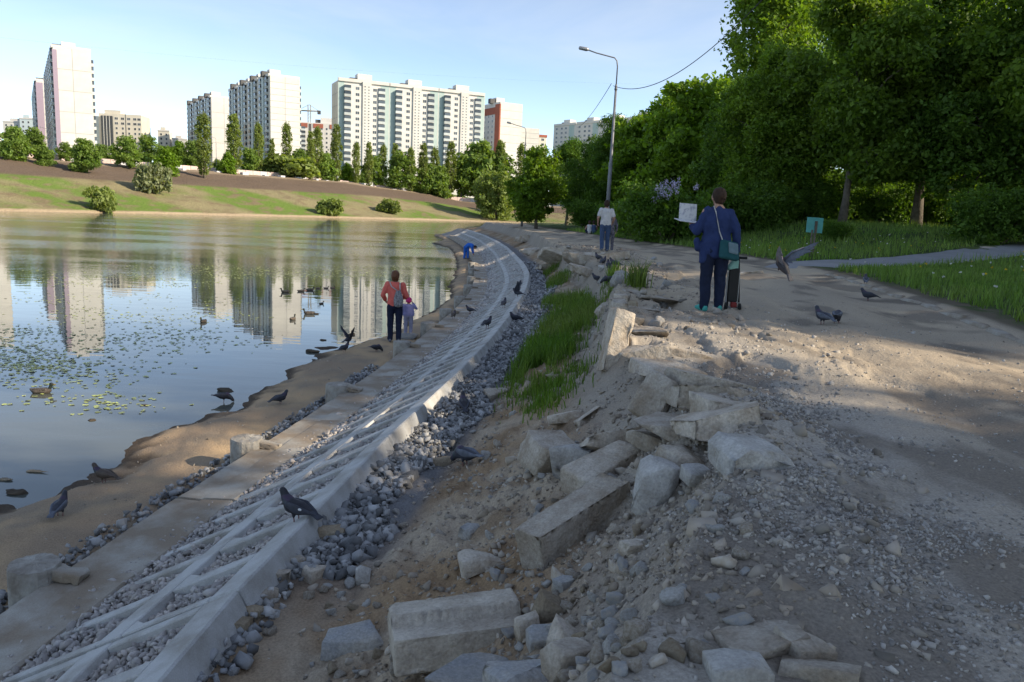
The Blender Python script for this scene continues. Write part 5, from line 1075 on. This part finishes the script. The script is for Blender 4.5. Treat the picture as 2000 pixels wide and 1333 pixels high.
q = at_z(797, 660, .2); z0 = max(gz(q[0], q[1]), .05); st = link('stone', MED[2], ground, (q[0], q[1], z0+.02), (0, 0, 1), (.6, .5, .28))
td = figure((q[0], q[1], z0+.10), .1, .86, 'toddler in lilac suit and pink hat beside the coral jacket', m_lil, m_lilp, cloth('white_shoe', (.5, .48, .48)), m_hair, [arm(-1, (-.28, 0, 1.1), (-.29, .03, .86)), arm(1, (.30, .05, 1.24), (.16, .14, 1.5))], [leg(-1), leg(1)], stout=1.25, hat=m_pink, vox=.02)
td.scale = (.86/1.7*1.25, .86/1.7*1.2, .86/1.7)
# child in bright blue bending down
p = at_z(910, 509, .14); z0 = max(gz(p[0], p[1]), .05); r = empty('person', (p[0], p[1], z0), -.15); r.scale = (.95,)*3; tag(r, 'child in bright blue suit bending down at the muddy edge', 'person')
LG = [((-.08, 0, .82), (-.10, .04, .45), (-.12, -.02, .09)), ((.08, .06, .82), (.10, .12, .45), (.10, .08, .09))]
def b_(bm):
    chain(bm, [((0, .02, .85), .12), ((.16, .02, .98), .13), ((.38, .02, .95), .13), ((.50, .02, .90), .05), ((.56, .02, .87), .05)]); face(bm, (.62, .02, .84), .1, (.35, 0, -.94), (.94, 0, .35))
    for a in LG: chain(bm, [(a[0], .09), (a[1], .06), (a[2], .04)])
    for s_ in (-1, 1): chain(bm, [((.40, s_*.14+.02, .92), .05), ((.44, s_*.15+.02, .66), .042), ((.50, s_*.08, .42), .03)]); hand(bm, (.50, s_*.08, .42), (.15, 0, -1), (0, -s_, 0))
blob('body', b_, .014, m_skin, r, 2)
def b_(bm):
    chain(bm, [((0, .02, .84), .155), ((.16, .02, .98), .16), ((.38, .02, .95), .155), ((.46, .02, .92), .09)])
    for a in LG: chain(bm, [(a[0], .115), (a[1], .09), ((a[2][0], a[2][1], .12), .075)])
    for s_ in (-1, 1): chain(bm, [((.40, s_*.13+.02, .92), .08), ((.44, s_*.15+.02, .66), .065), ((.49, s_*.09, .46), .055)])
blob('overall', b_, .016, m_blue, r, 3, .02, 8); blob('hair', lambda bm: hull(bm, [((.65, .02, .87), .1), ((.60, .02, .90), .09)]), .016, m_hair, r, 2)
for a in LG: blob('shoe', lambda bm: shoe(bm, (a[2][0], a[2][1], .09), (.9, .2, 0)), .014, m_greyshoe, r, 2)
# two people sitting on the grass near the maple
for (px, py, tm, lab) in ((1152, 433, m_tee, 'person in pale top sitting on grass beyond the walking man'), (1160, 434, m_mid, 'person in blue top sitting on grass beyond the walking man')):
    p = at_y(px, py, 52); z0 = gz(p[0], p[1]); r = empty('person', (p[0], p[1], z0)); tag(r, lab, 'person')
    def b_(bm):
        chain(bm, [((0, 0, .12), .13), ((0, .03, .35), .13), ((0, .02, .52), .12), ((0, .02, .62), .05), ((0, .02, .68), .05)]); face(bm, (0, .03, .74), .1, (-.3, .9, 0))
        for s_ in (-1, 1): chain(bm, [((s_*.1, 0, .12), .085), ((s_*.2, .32, .38), .065), ((s_*.15, .5, .06), .05)]); chain(bm, [((s_*.18, 0, .5), .05), ((s_*.26, .12, .3), .045), ((s_*.2, .3, .36), .035)])
    blob('body', b_, .018, m_skin, r, 2)
    blob('shirt', lambda bm: chain(bm, [((0, 0, .14), .155), ((0, .03, .35), .155), ((0, .02, .53), E3(.18, .13, .09))]), .02, tm, r, 3); blob('trousers', lambda bm: [chain(bm, [((s_*.1, 0, .13), .11), ((s_*.2, .32, .38), .085), ((s_*.15, .48, .1), .07)]) for s_ in (-1, 1)], .02, m_jean, r, 3)
    blob('hair', lambda bm: hull(bm, [((0, -.005, .78), .105), ((0, -.03, .72), .09)]), .02, m_hair, r, 2)

# ------------------------------------------------------------------ pigeons and ducks
def birdmat(nm, b, a, sc=14): return M(nm, b, a, scale=sc, rough=.6, spec=.35)
m_pig = birdmat('slate_feather', (.045, .052, .07), (.028, .03, .042)); m_pigg = birdmat('grey_feather', (.13, .15, .19), (.07, .08, .105)); m_pigd = birdmat('black_feather', (.018, .019, .025), (.035, .035, .045)); m_pigb = birdmat('brown_feather', (.07, .05, .04), (.10, .08, .065)); m_neck = birdmat('neck_sheen', (.03, .06, .06), (.06, .03, .07)); m_beak = M('beak', (.05, .045, .04)); m_foot2 = M('pink_foot', (.20, .08, .075)); m_fleck = M('white_feather', (.65, .65, .65))
def pigeon(body_m, wing_m, pose='stand', lab=None, fleck=False):
    """about 0.32 m long, facing +X, feet at z = 0"""
    r = empty('pigeon')
    tail = (-.20, 0, .085) if pose != 'peck' else (-.19, 0, .15); hd = (.115, 0, .225) if pose == 'stand' else (.145, 0, .05)
    nk = (.088, 0, .175) if pose == 'stand' else (.115, 0, .09)
    def b_(bm):
        chain(bm, [((-.10, 0, .115 if pose != 'peck' else .14), E3(.035, .034, .022)), ((-.02, 0, .125), E3(.07, .052, .052)), ((.045, 0, .13), E3(.052, .05, .055)), (nk, .032), (hd, E3(.026, .022, .022))])
        for s_ in (-1, 1): hull(bm, [((.0, s_*.022, .10), .02), ((.005, s_*.024, .06), .01)], 1)
    body = blob('body', b_, .0065, body_m, r, 2)
    blob('neck', lambda bm: chain(bm, [((.055, 0, .145), .046), (nk, .0345), ((np.array(nk)+np.array(hd))/2, .026)]), .0065, m_neck, r, 2)
    blob('tail', lambda bm: hull(bm, [((-.10, 0, .125 if pose != 'peck' else .145), E3(.02, .026, .008)), ((tail[0], .026, tail[2]), E3(.01, .01, .004)), ((tail[0], -.026, tail[2]), E3(.01, .01, .004))]), .006, wing_m, r, 1)
    dz = .03 if pose == 'peck' else 0
    for s_ in (-1, 1):
        w = blob('wing', lambda bm: hull(bm, [((.045, s_*.042, .15), E3(.02, .012, .022)), ((-.03, s_*.052, .135+dz*.4), E3(.05, .01, .034)), ((-.12, s_*.03, .118+dz), E3(.03, .007, .012)), ((-.165, s_*.012, .105+dz*1.3), E3(.015, .006, .006))]), .006, wing_m, r, 2)
        if fleck and s_ > 0: pass
        bm = bmesh.new(); tube(bm, [(.003, s_*.024, .065), (-.002, s_*.024, .008)], .0042, 6)
        for a in (-.5, 0, .5, PI): tube(bm, [(-.002, s_*.024, .006), (-.002+.028*math.cos(a), s_*.024+.028*math.sin(a), .003)], [.004, .0025], 5)
        link('leg', bmesh_to(bm, 'leg', m_foot2), r)
    d = np.array((.8, 0, -.35)) if pose == 'stand' else np.array((.5, 0, -.85)); h_ = np.array(hd); bm = bmesh.new(); tube(bm, [h_+d*.022, h_+d*.045], [.006, .0015], 6); link('beak', bmesh_to(bm, 'beak', m_beak), r)
    if fleck:
        bm = bmesh.new(); bmesh.ops.create_icosphere(bm, subdivisions=2, radius=.011, matrix=Matrix.Translation((-.075, .056, .14)) @ Matrix.Diagonal((1.4, .5, .8, 1))); link('white_fleck', bmesh_to(bm, 'white_fleck', m_fleck), r)
    return r
def wing_fan(span, chord, n=9):
    """spread wing with separate primaries, root at the origin, tip towards +Y"""
    bm = bmesh.new()
    for i in range(n):
        t = i/(n-1); y0 = span*.62*t; a = 1.45-1.25*t; L_ = chord*(.8+.25*t) if t < .6 else chord*1.35*(1-.25*(t-.6)); x0 = .02-.05*t*t
        dx, dy = -math.sin(a)*L_, math.cos(a)*L_; w = .026; z = .004*(i % 2)
        v = [bm.verts.new(q) for q in ((x0+.03, y0, z), (x0+dx*.6+w*.5, y0+dy*.6+w*.6, z+.012), (x0+dx, y0+dy, z+.004), (x0+dx*.6-w*.6, y0+dy*.6-w*.8, z+.01), (x0-.01, y0-.02, z))]
        lo = [bm.verts.new(q.co-Vector((0, 0, .003))) for q in v]; bm.faces.new(v); bm.faces.new(lo[::-1])
        for j in range(5): bm.faces.new((v[j], lo[j], lo[(j+1) % 5], v[(j+1) % 5]))
    tube(bm, [(.02, -.02, 0), (.035, span*.3, .008), (-.005, span*.62, .006)], [.02, .014, .008], 6); bmesh.ops.recalc_face_normals(bm, faces=bm.faces); return bm
def spread_wings(r, mt, up, span=.34):
    for ch in list(r.children):
        if ch.name.startswith('wing'): bpy.data.objects.remove(ch)
    for s_ in (1, -1):
        bm = wing_fan(span, .13)
        if s_ < 0: bmesh.ops.scale(bm, vec=(1, -1, 1), verts=bm.verts); bmesh.ops.reverse_faces(bm, faces=bm.faces)
        link('wing', bmesh_to(bm, 'wing', mt), r, (.03, s_*.035, .15), (s_*up[0 if s_ > 0 else 1], 0, 0))
PG = {'dark': pigeon(m_pigd, m_pig), 'slate': pigeon(m_pig, m_pig), 'grey': pigeon(m_pig, m_pigg), 'peck': pigeon(m_pigd, m_pig, 'peck'), 'brown': pigeon(m_pigb, m_pigb), 'fleck': pigeon(m_pigd, m_pig, fleck=True), 'greypeck': pigeon(m_pig, m_pigg, 'peck'), 'flap': pigeon(m_pig, m_pig), 'fly': pigeon(m_pigd, m_pig)}
spread_wings(PG['flap'], m_pig, (1.0, 1.0)); spread_wings(PG['fly'], m_pigg, (1.05, .75), .42)
for ch in list(PG['fly'].children):
    if ch.name.startswith('leg'): bpy.data.objects.remove(ch)
usedp = set()
def place(kind, loc, rz, label, scale=1.0, rx=0, ry=0):
    o = PG[kind] if kind not in usedp else copy_tree(PG[kind]); usedp.add(kind); o.location = (loc[0], loc[1], loc[2]-(.022 if kind != 'fly' else 0)); o.rotation_euler = (rx, ry, rz); o.scale = (scale,)*3
    tag(o, label, 'pigeon', 'pigeons by the pond'); return o
R = math.radians
# on the kerb
def on_kerb(px, py):
    y = at_z(px, py, ZK)[1]; return (float(kx(y))-.10, y, ZK-.065)
p = on_kerb(617, 1005); place('fleck', (p[0], p[1]+.02, p[2]), R(155), 'dark pigeon with white wing fleck perched on the pale kerb')
for kind, px, py, rz, lab in (('dark', 948, 641, 60, 'dark pigeon standing on the kerb top beside a lit patch'), ('slate', 960, 600, 75, 'small dark pigeon standing on the lattice ribs')):
    y = at_z(px, py, 1.08)[1]; place(kind, (float(kx(y))-.35, y, ZK-.16), R(rz), lab)
y = at_z(1001, 575, ZK)[1]; place('flap', (float(kx(y))-.12, y, ZK-.06), R(170), 'dark pigeon flapping open wings above the kerb')
for kind, px, py, rz, lab, zz in (('brown', 886, 622, 80, 'brown pigeon standing on the base beam', .5), ('dark', 918, 612, 160, 'dark pigeon facing the pond on the base beam', .52)):
    q = at_z(px, py, zz); place(kind, tuple(q), R(rz), lab)
for kind, px, py, rz, lab, sc_ in (
    ('greypeck', 908, 910, 140, 'slate pigeon feeding on soil near the big rubble', 1), ('dark', 905, 806, 100, 'dark pigeon among crushed stones in the ditch', 1), ('slate', 1007, 630, 200, 'dark pigeon crouched on grey ditch gravel by the kerb', 1),
    ('peck', 437, 786, 20, 'dark pigeon drinking at the water edge', 1), ('slate', 547, 790, 45, 'dark pigeon standing on the mud shore facing the water', 1), ('grey', 118, 1008, 95, 'blue grey pigeon seen from behind on the mud', 1), ('brown', 203, 943, 170, 'brown pigeon with pale head at the water edge', 1),
    ('peck', 735, 688, 40, 'dark pigeon pecking on mud behind the coral jacket', 1), ('dark', 673, 688, 60, 'dark bird standing on the muddy point in the shallows', 1),
    ('peck', 926, 505, 180, 'black pigeon at the hand of the child in blue', 1),
    ('dark', 1168, 512, 120, 'dark pigeon at the back of the flock on rubble', 1), ('slate', 1178, 518, 60, 'slate pigeon in the middle of the flock on rubble', 1), ('dark', 1188, 528, 90, 'upright dark pigeon in the flock by the path edge', 1.1), ('slate', 1200, 524, 150, 'slate pigeon facing left in the flock by the path edge', 1), ('peck', 1142, 542, 200, 'dark pigeon pecking on the slope above the grass', 1), ('dark', 1118, 534, 100, 'small dark pigeon at the top of the grass', 1), ('slate', 1166, 552, 170, 'slate pigeon on the grey slope below the kerb row', 1), ('peck', 1188, 556, 175, 'black pigeon pecking beside the sunlit grass tuft', 1.1), ('dark', 1243, 550, 20, 'dark pigeon facing the path beside the tall grass tuft', 1.1), ('brown', 1255, 538, 160, 'pale brown pigeon behind the tall grass tuft', .9),
    ('grey', 1690, 556, 70, 'pale breasted grey pigeon at the lawn edge', 1), ('slate', 1695, 588, 165, 'slate pigeon standing on dirt before the lawn kerb', 1), ('grey', 1606, 634, 115, 'grey pigeon with white rump pecking in the track, left of a pair', 1), ('greypeck', 1634, 632, 60, 'grey pigeon with raised wing tips, right of a pair in the track', 1)):
    q = gpx(px, py); place(kind, (q[0], q[1], max(q[2], .0)), R(rz), lab, sc_)
q = at_z(680, 672, .12); place('flap', tuple(q), R(60), 'pigeon with raised wings splashing at the muddy point')
q = at_y(1520, 535, 7.6); place('fly', tuple(q), R(120), 'grey pigeon in flight with raised wings above the path', .85, R(-14), R(-38))

m_duckb = birdmat('duck_brown', (.06, .045, .035), (.13, .11, .09), 18); m_duckh = birdmat('duck_head', (.02, .045, .035), (.03, .03, .03)); m_bill = M('duck_bill', (.25, .2, .06))
def duck():
    r = empty('duck')
    blob('body', lambda bm: (chain(bm, [((-.20, 0, .10), E3(.03, .02, .015)), ((-.10, 0, .055), E3(.09, .085, .06)), ((.06, 0, .05), E3(.10, .085, .065)), ((.13, 0, .07), .05)])), .012, m_duckb, r, 3)
    blob('wing', lambda bm: hull(bm, [((.05, .05, .09), E3(.06, .03, .03)), ((-.12, .03, .095), E3(.05, .03, .02)), ((.05, -.05, .09), E3(.06, .03, .03)), ((-.12, -.03, .095), E3(.05, .03, .02))]), .012, m_duckb, r, 3)
    blob('head', lambda bm: chain(bm, [((.135, 0, .08), .036), ((.165, 0, .16), .027), ((.175, 0, .195), E3(.04, .033, .034))]), .010, m_duckh, r, 3); bm = bmesh.new(); tube(bm, [(.205, 0, .19), (.235, 0, .183), (.258, 0, .178)], [.017, .013, .011], 8); link('bill', bmesh_to(bm, 'bill', m_bill), r); return r
dk = duck()
for i, (px, py, rz, s_, lab) in enumerate(((82, 768, 12, 1.0, 'mallard swimming alone past lily pads in open water'), (397, 630, 265, .9, 'duck swimming towards the shore beyond the lily pads'), (557, 572, 200, 1.0, 'drake at the end of the duck line'), (588, 570, 20, .8, 'dark duck in the duck line'), (606, 568, 20, .9, 'duck swimming ahead in the duck line'), (637, 564, 20, .6, None), (622, 564, 20, .6, None), (650, 563, 20, .6, None),
    (572, 625, 80, .9, 'duck heading away below the duck line'), (603, 614, 190, 1.0, 'duck with a duckling at its tail'), (617, 614, 190, .5, 'tiny duckling behind the duck'), (628, 594, 60, .6, 'small duck alone in the tower reflection'))):
    o = dk if i == 0 else copy_tree(dk); q = at_z(px, py, 0); o.location = (q[0], q[1], -.012); o.rotation_euler = (0, 0, R(rz)); o.scale = (s_*.85,)*3; tag(o, lab or 'duckling in the line following the ducks', 'duck', 'ducks on the pond')

# ------------------------------------------------------------------ lamps, cables, sign
m_pole = M('galvanised_pole', (.22, .23, .25), (.16, .165, .18), scale=3, rough=.6, metal=.3)
def lamp(base, H, arm_len, az, label, lean=(0, 0), rscale=1.0, group='street lamps'):
    r = empty('street_lamp', base); r.rotation_euler = (lean[1], lean[0], az); tag(r, label, 'street lamp', group); r0 = .10*rscale
    bm = bmesh.new(); tube(bm, [(0, 0, -.3), (0, 0, H*.42), (0, 0, H*.425), (0, 0, H*.80)], [r0*1.15, r0, r0*.8, r0*.62], 12); tube(bm, [(0, 0, H*.80), (0, 0, H*.805), (0, 0, H*.83)], [r0*.8, r0*.85, r0*.5], 12); link('pole', bmesh_to(bm, 'pole', m_pole), r)
    bm = bmesh.new(); a = arm_len; tube(bm, [(0, 0, H*.82), (0, 0, H*.92), (-.05, 0, H*.95), (-.18, 0, H*.965), (-a*.55, 0, H*.985), (-a*.8, 0, H)], .035*rscale, 8); link('arm', bmesh_to(bm, 'arm', m_pole), r)
    bm = bmesh.new(); tube(bm, [(-a*.74, 0, H*.999), (-a*.8, 0, H+.01), (-a*.98, 0, H+.06), (-a, 0, H+.065)], [.05*rscale, .10*rscale, .09*rscale, .03], 10); bmesh.ops.scale(bm, vec=(1, 1, 1), verts=bm.verts); link('lamp_head', bmesh_to(bm, 'lamp_head', m_steel), r); return r
LY = 43.0; pb = at_y(1184, 440, LY); zb = gz(pb[0], LY); top = at_y(1200, 100, LY); Hl = top[2]-zb
lp = lamp((pb[0], LY, zb), Hl, 2.1, 0.0, 'tall grey lamp post with cables behind the white shirted walker', (.012, 0)); 
bm = bmesh.new(); bbox(bm, -.06, .06, -.12, -.09, 1.5, 1.85); link('notice', bmesh_to(bm, 'notice', m_paper), lp)
L2 = 78.0; pb = at_y(1019, 440, L2); zb = gz(pb[0], L2); lamp((pb[0], L2, zb), at_y(1019, 242, L2)[2]-zb, 1.9, 0.0, 'second grey lamp post by the lone maple', (.005, 0))
for px, pt, lab in ((106, 250, 'slim lamp post at the fence before the tallest tower'), (428, 268, 'pale lamp post between the two thick poplars')):
    b = bank_at(px, 60); lamp(tuple(b), EYE+ray(px, pt)[2]/ray(px, pt)[1]*b[1]-b[2], 1.8, 0.0, lab, rscale=1.2)
m_cable = M('cable', (.03, .03, .035), rough=.6)
def cable(a, b, sag, label, rad_=.012):
    a, b = np.array(a), np.array(b); ts = np.linspace(0, 1, 40); pts = [a+(b-a)*t-np.array([0, 0, sag*4*t*(1-t)]) for t in ts]; bm = bmesh.new(); tube(bm, pts, rad_, 6)
    tag(link('power_cable', bmesh_to(bm, 'power_cable', m_cable)), label, 'cable')
ca = at_y(1198, 168, LY); cb = at_y(1432, -6, 26); cable(ca, cb+(cb-ca)*.35, 1.35, 'cable sagging from the tall lamp post up over the path', .016); cable(at_y(1194, 164, LY), at_y(1128, 250, 88), .35, 'cable running back from the tall lamp post behind the trees', .016)
cable(at_y(-30, 70, 120), at_y(1290, 166, 150), 1.2, 'thin faint cable spanning the sky above the towers', .004)
SY = 27.0; p = at_y(1588, 470, SY); z0 = gz(p[0], SY); sg = empty('sign_board', (p[0], SY, z0), .12); tag(sg, 'small blank teal board on a short dark post in the lawn', 'sign'); m_tealp = M('teal_paint', (.07, .30, .28), (.09, .36, .34), scale=5)
zs0 = at_y(1588, 455, SY)[2]-z0; zs1 = at_y(1588, 425, SY)[2]-z0; bm = bmesh.new(); bbox(bm, -.29, .29, -.012, .012, zs0, zs1, 0, .004); o = link('board', bmesh_to(bm, 'board', m_tealp), sg); o.rotation_euler = (-.05, .03, 0)
bm = bmesh.new(); tube(bm, [(.06, .04, -.2), (.06, .04, zs1-.12)], .035, 8); bbox(bm, .03, .09, -.03, -.014, zs0-.02, zs1-.12, 0); link('post', bmesh_to(bm, 'post', m_bark), sg); bm = bmesh.new(); tube(bm, [(-.05, .03, -.2), (-.05, .03, zs0+.1)], .03, 8); link('post', bmesh_to(bm, 'post', m_bark), sg)

# ------------------------------------------------------------------ lily pads and drift on the water
rg = np.random.default_rng(55); m_pad = M('lily_pad', (.40, .44, .14), (.30, .36, .12), scale=.8, rough=.5, island=.35, spec=.5)
cl = []
for (x0, x1, y0, y1, n) in ((0, 240, 650, 740, 30), (230, 440, 620, 690, 20), (60, 480, 575, 640, 24), (60, 520, 520, 560, 40), (420, 860, 520, 545, 26), (0, 60, 640, 720, 18), (100, 240, 740, 800, 6), (0, 100, 690, 760, 9), (600, 880, 470, 500, 40), (300, 860, 522, 540, 40)):
    for _ in range(n): cl.append(at_z(rg.uniform(x0, x1), rg.uniform(y0, y1), 0))
P = []
for c in cl:
    n = int(rg.integers(6, 30)); sp = rg.uniform(.25, .8)*(c[1]/17)**.4; P.append(np.stack([rg.normal(c[0], sp*1.3, n), rg.normal(c[1], sp*.8, n), np.zeros(n)+.006], 1))
P = np.concatenate(P); n = len(P); th = np.linspace(.25, 2*PI-.25, 9); rr = rg.uniform(.018, .05, n); a0 = rg.uniform(0, 6.3, n)
ring = np.stack([np.cos(th[None]+a0[:, None])*rr[:, None], np.sin(th[None]+a0[:, None])*rr[:, None], rg.normal(0, .004, (n, 9))+.003], -1)+P[:, None]; Vv = np.concatenate([P[:, None], ring], 1).reshape(-1, 3)
Fc = (np.arange(n)[:, None, None]*10+np.array([[0, k, k+1] for k in range(1, 9)])[None]).reshape(-1, 3); tag(link('lily_pads', amesh('lily_pads', Vv, Fc, m_pad)), 'yellow green lily pads floating in loose patches', None, kind='stuff')
m_drift = M('wet_drift', (.05, .04, .03), (.09, .07, .05), scale=9)
for i, (px, py, l_, lab) in enumerate(((438, 764, .45, 'flat dark drift lump beside the drinking pigeon'), (610, 688, .5, 'dark sticks floating off the mud shore'), (688, 655, .3, 'clump of dark weed beside the coral jacket'), (285, 792, .14, 'small dark twig floating in open water'), (178, 822, .16, 'drifting leaf scrap in open water'), (372, 853, .12, 'small dark lump in the shallow bay'), (296, 878, .2, 'wet brown stone at the muddy point'), (58, 922, .16, 'orange brown stone in the shallows'), (10, 938, .2, 'brown stone in the shallows'), (28, 965, .3, 'flat waterlogged plank in the shallows'), (660, 690, .5, 'dark wet clod at the muddy point'), (630, 665, .25, 'floating twig off the muddy point'))):
    q = at_z(px, py, 0); mt = m_drift if i not in (6, 7, 8) else m_brownrock; Vv, Fc = rock(3, (l_, l_*.4, l_*.22), np.random.default_rng(i), 5, (.6, .95), .05, boxy=False); o = link('drift_piece', amesh('drift_piece', Vv, Fc, mt), None, (q[0], q[1], l_*.03), (0, 0, rg.uniform(-.4, .4))); tag(o, lab, 'drift')
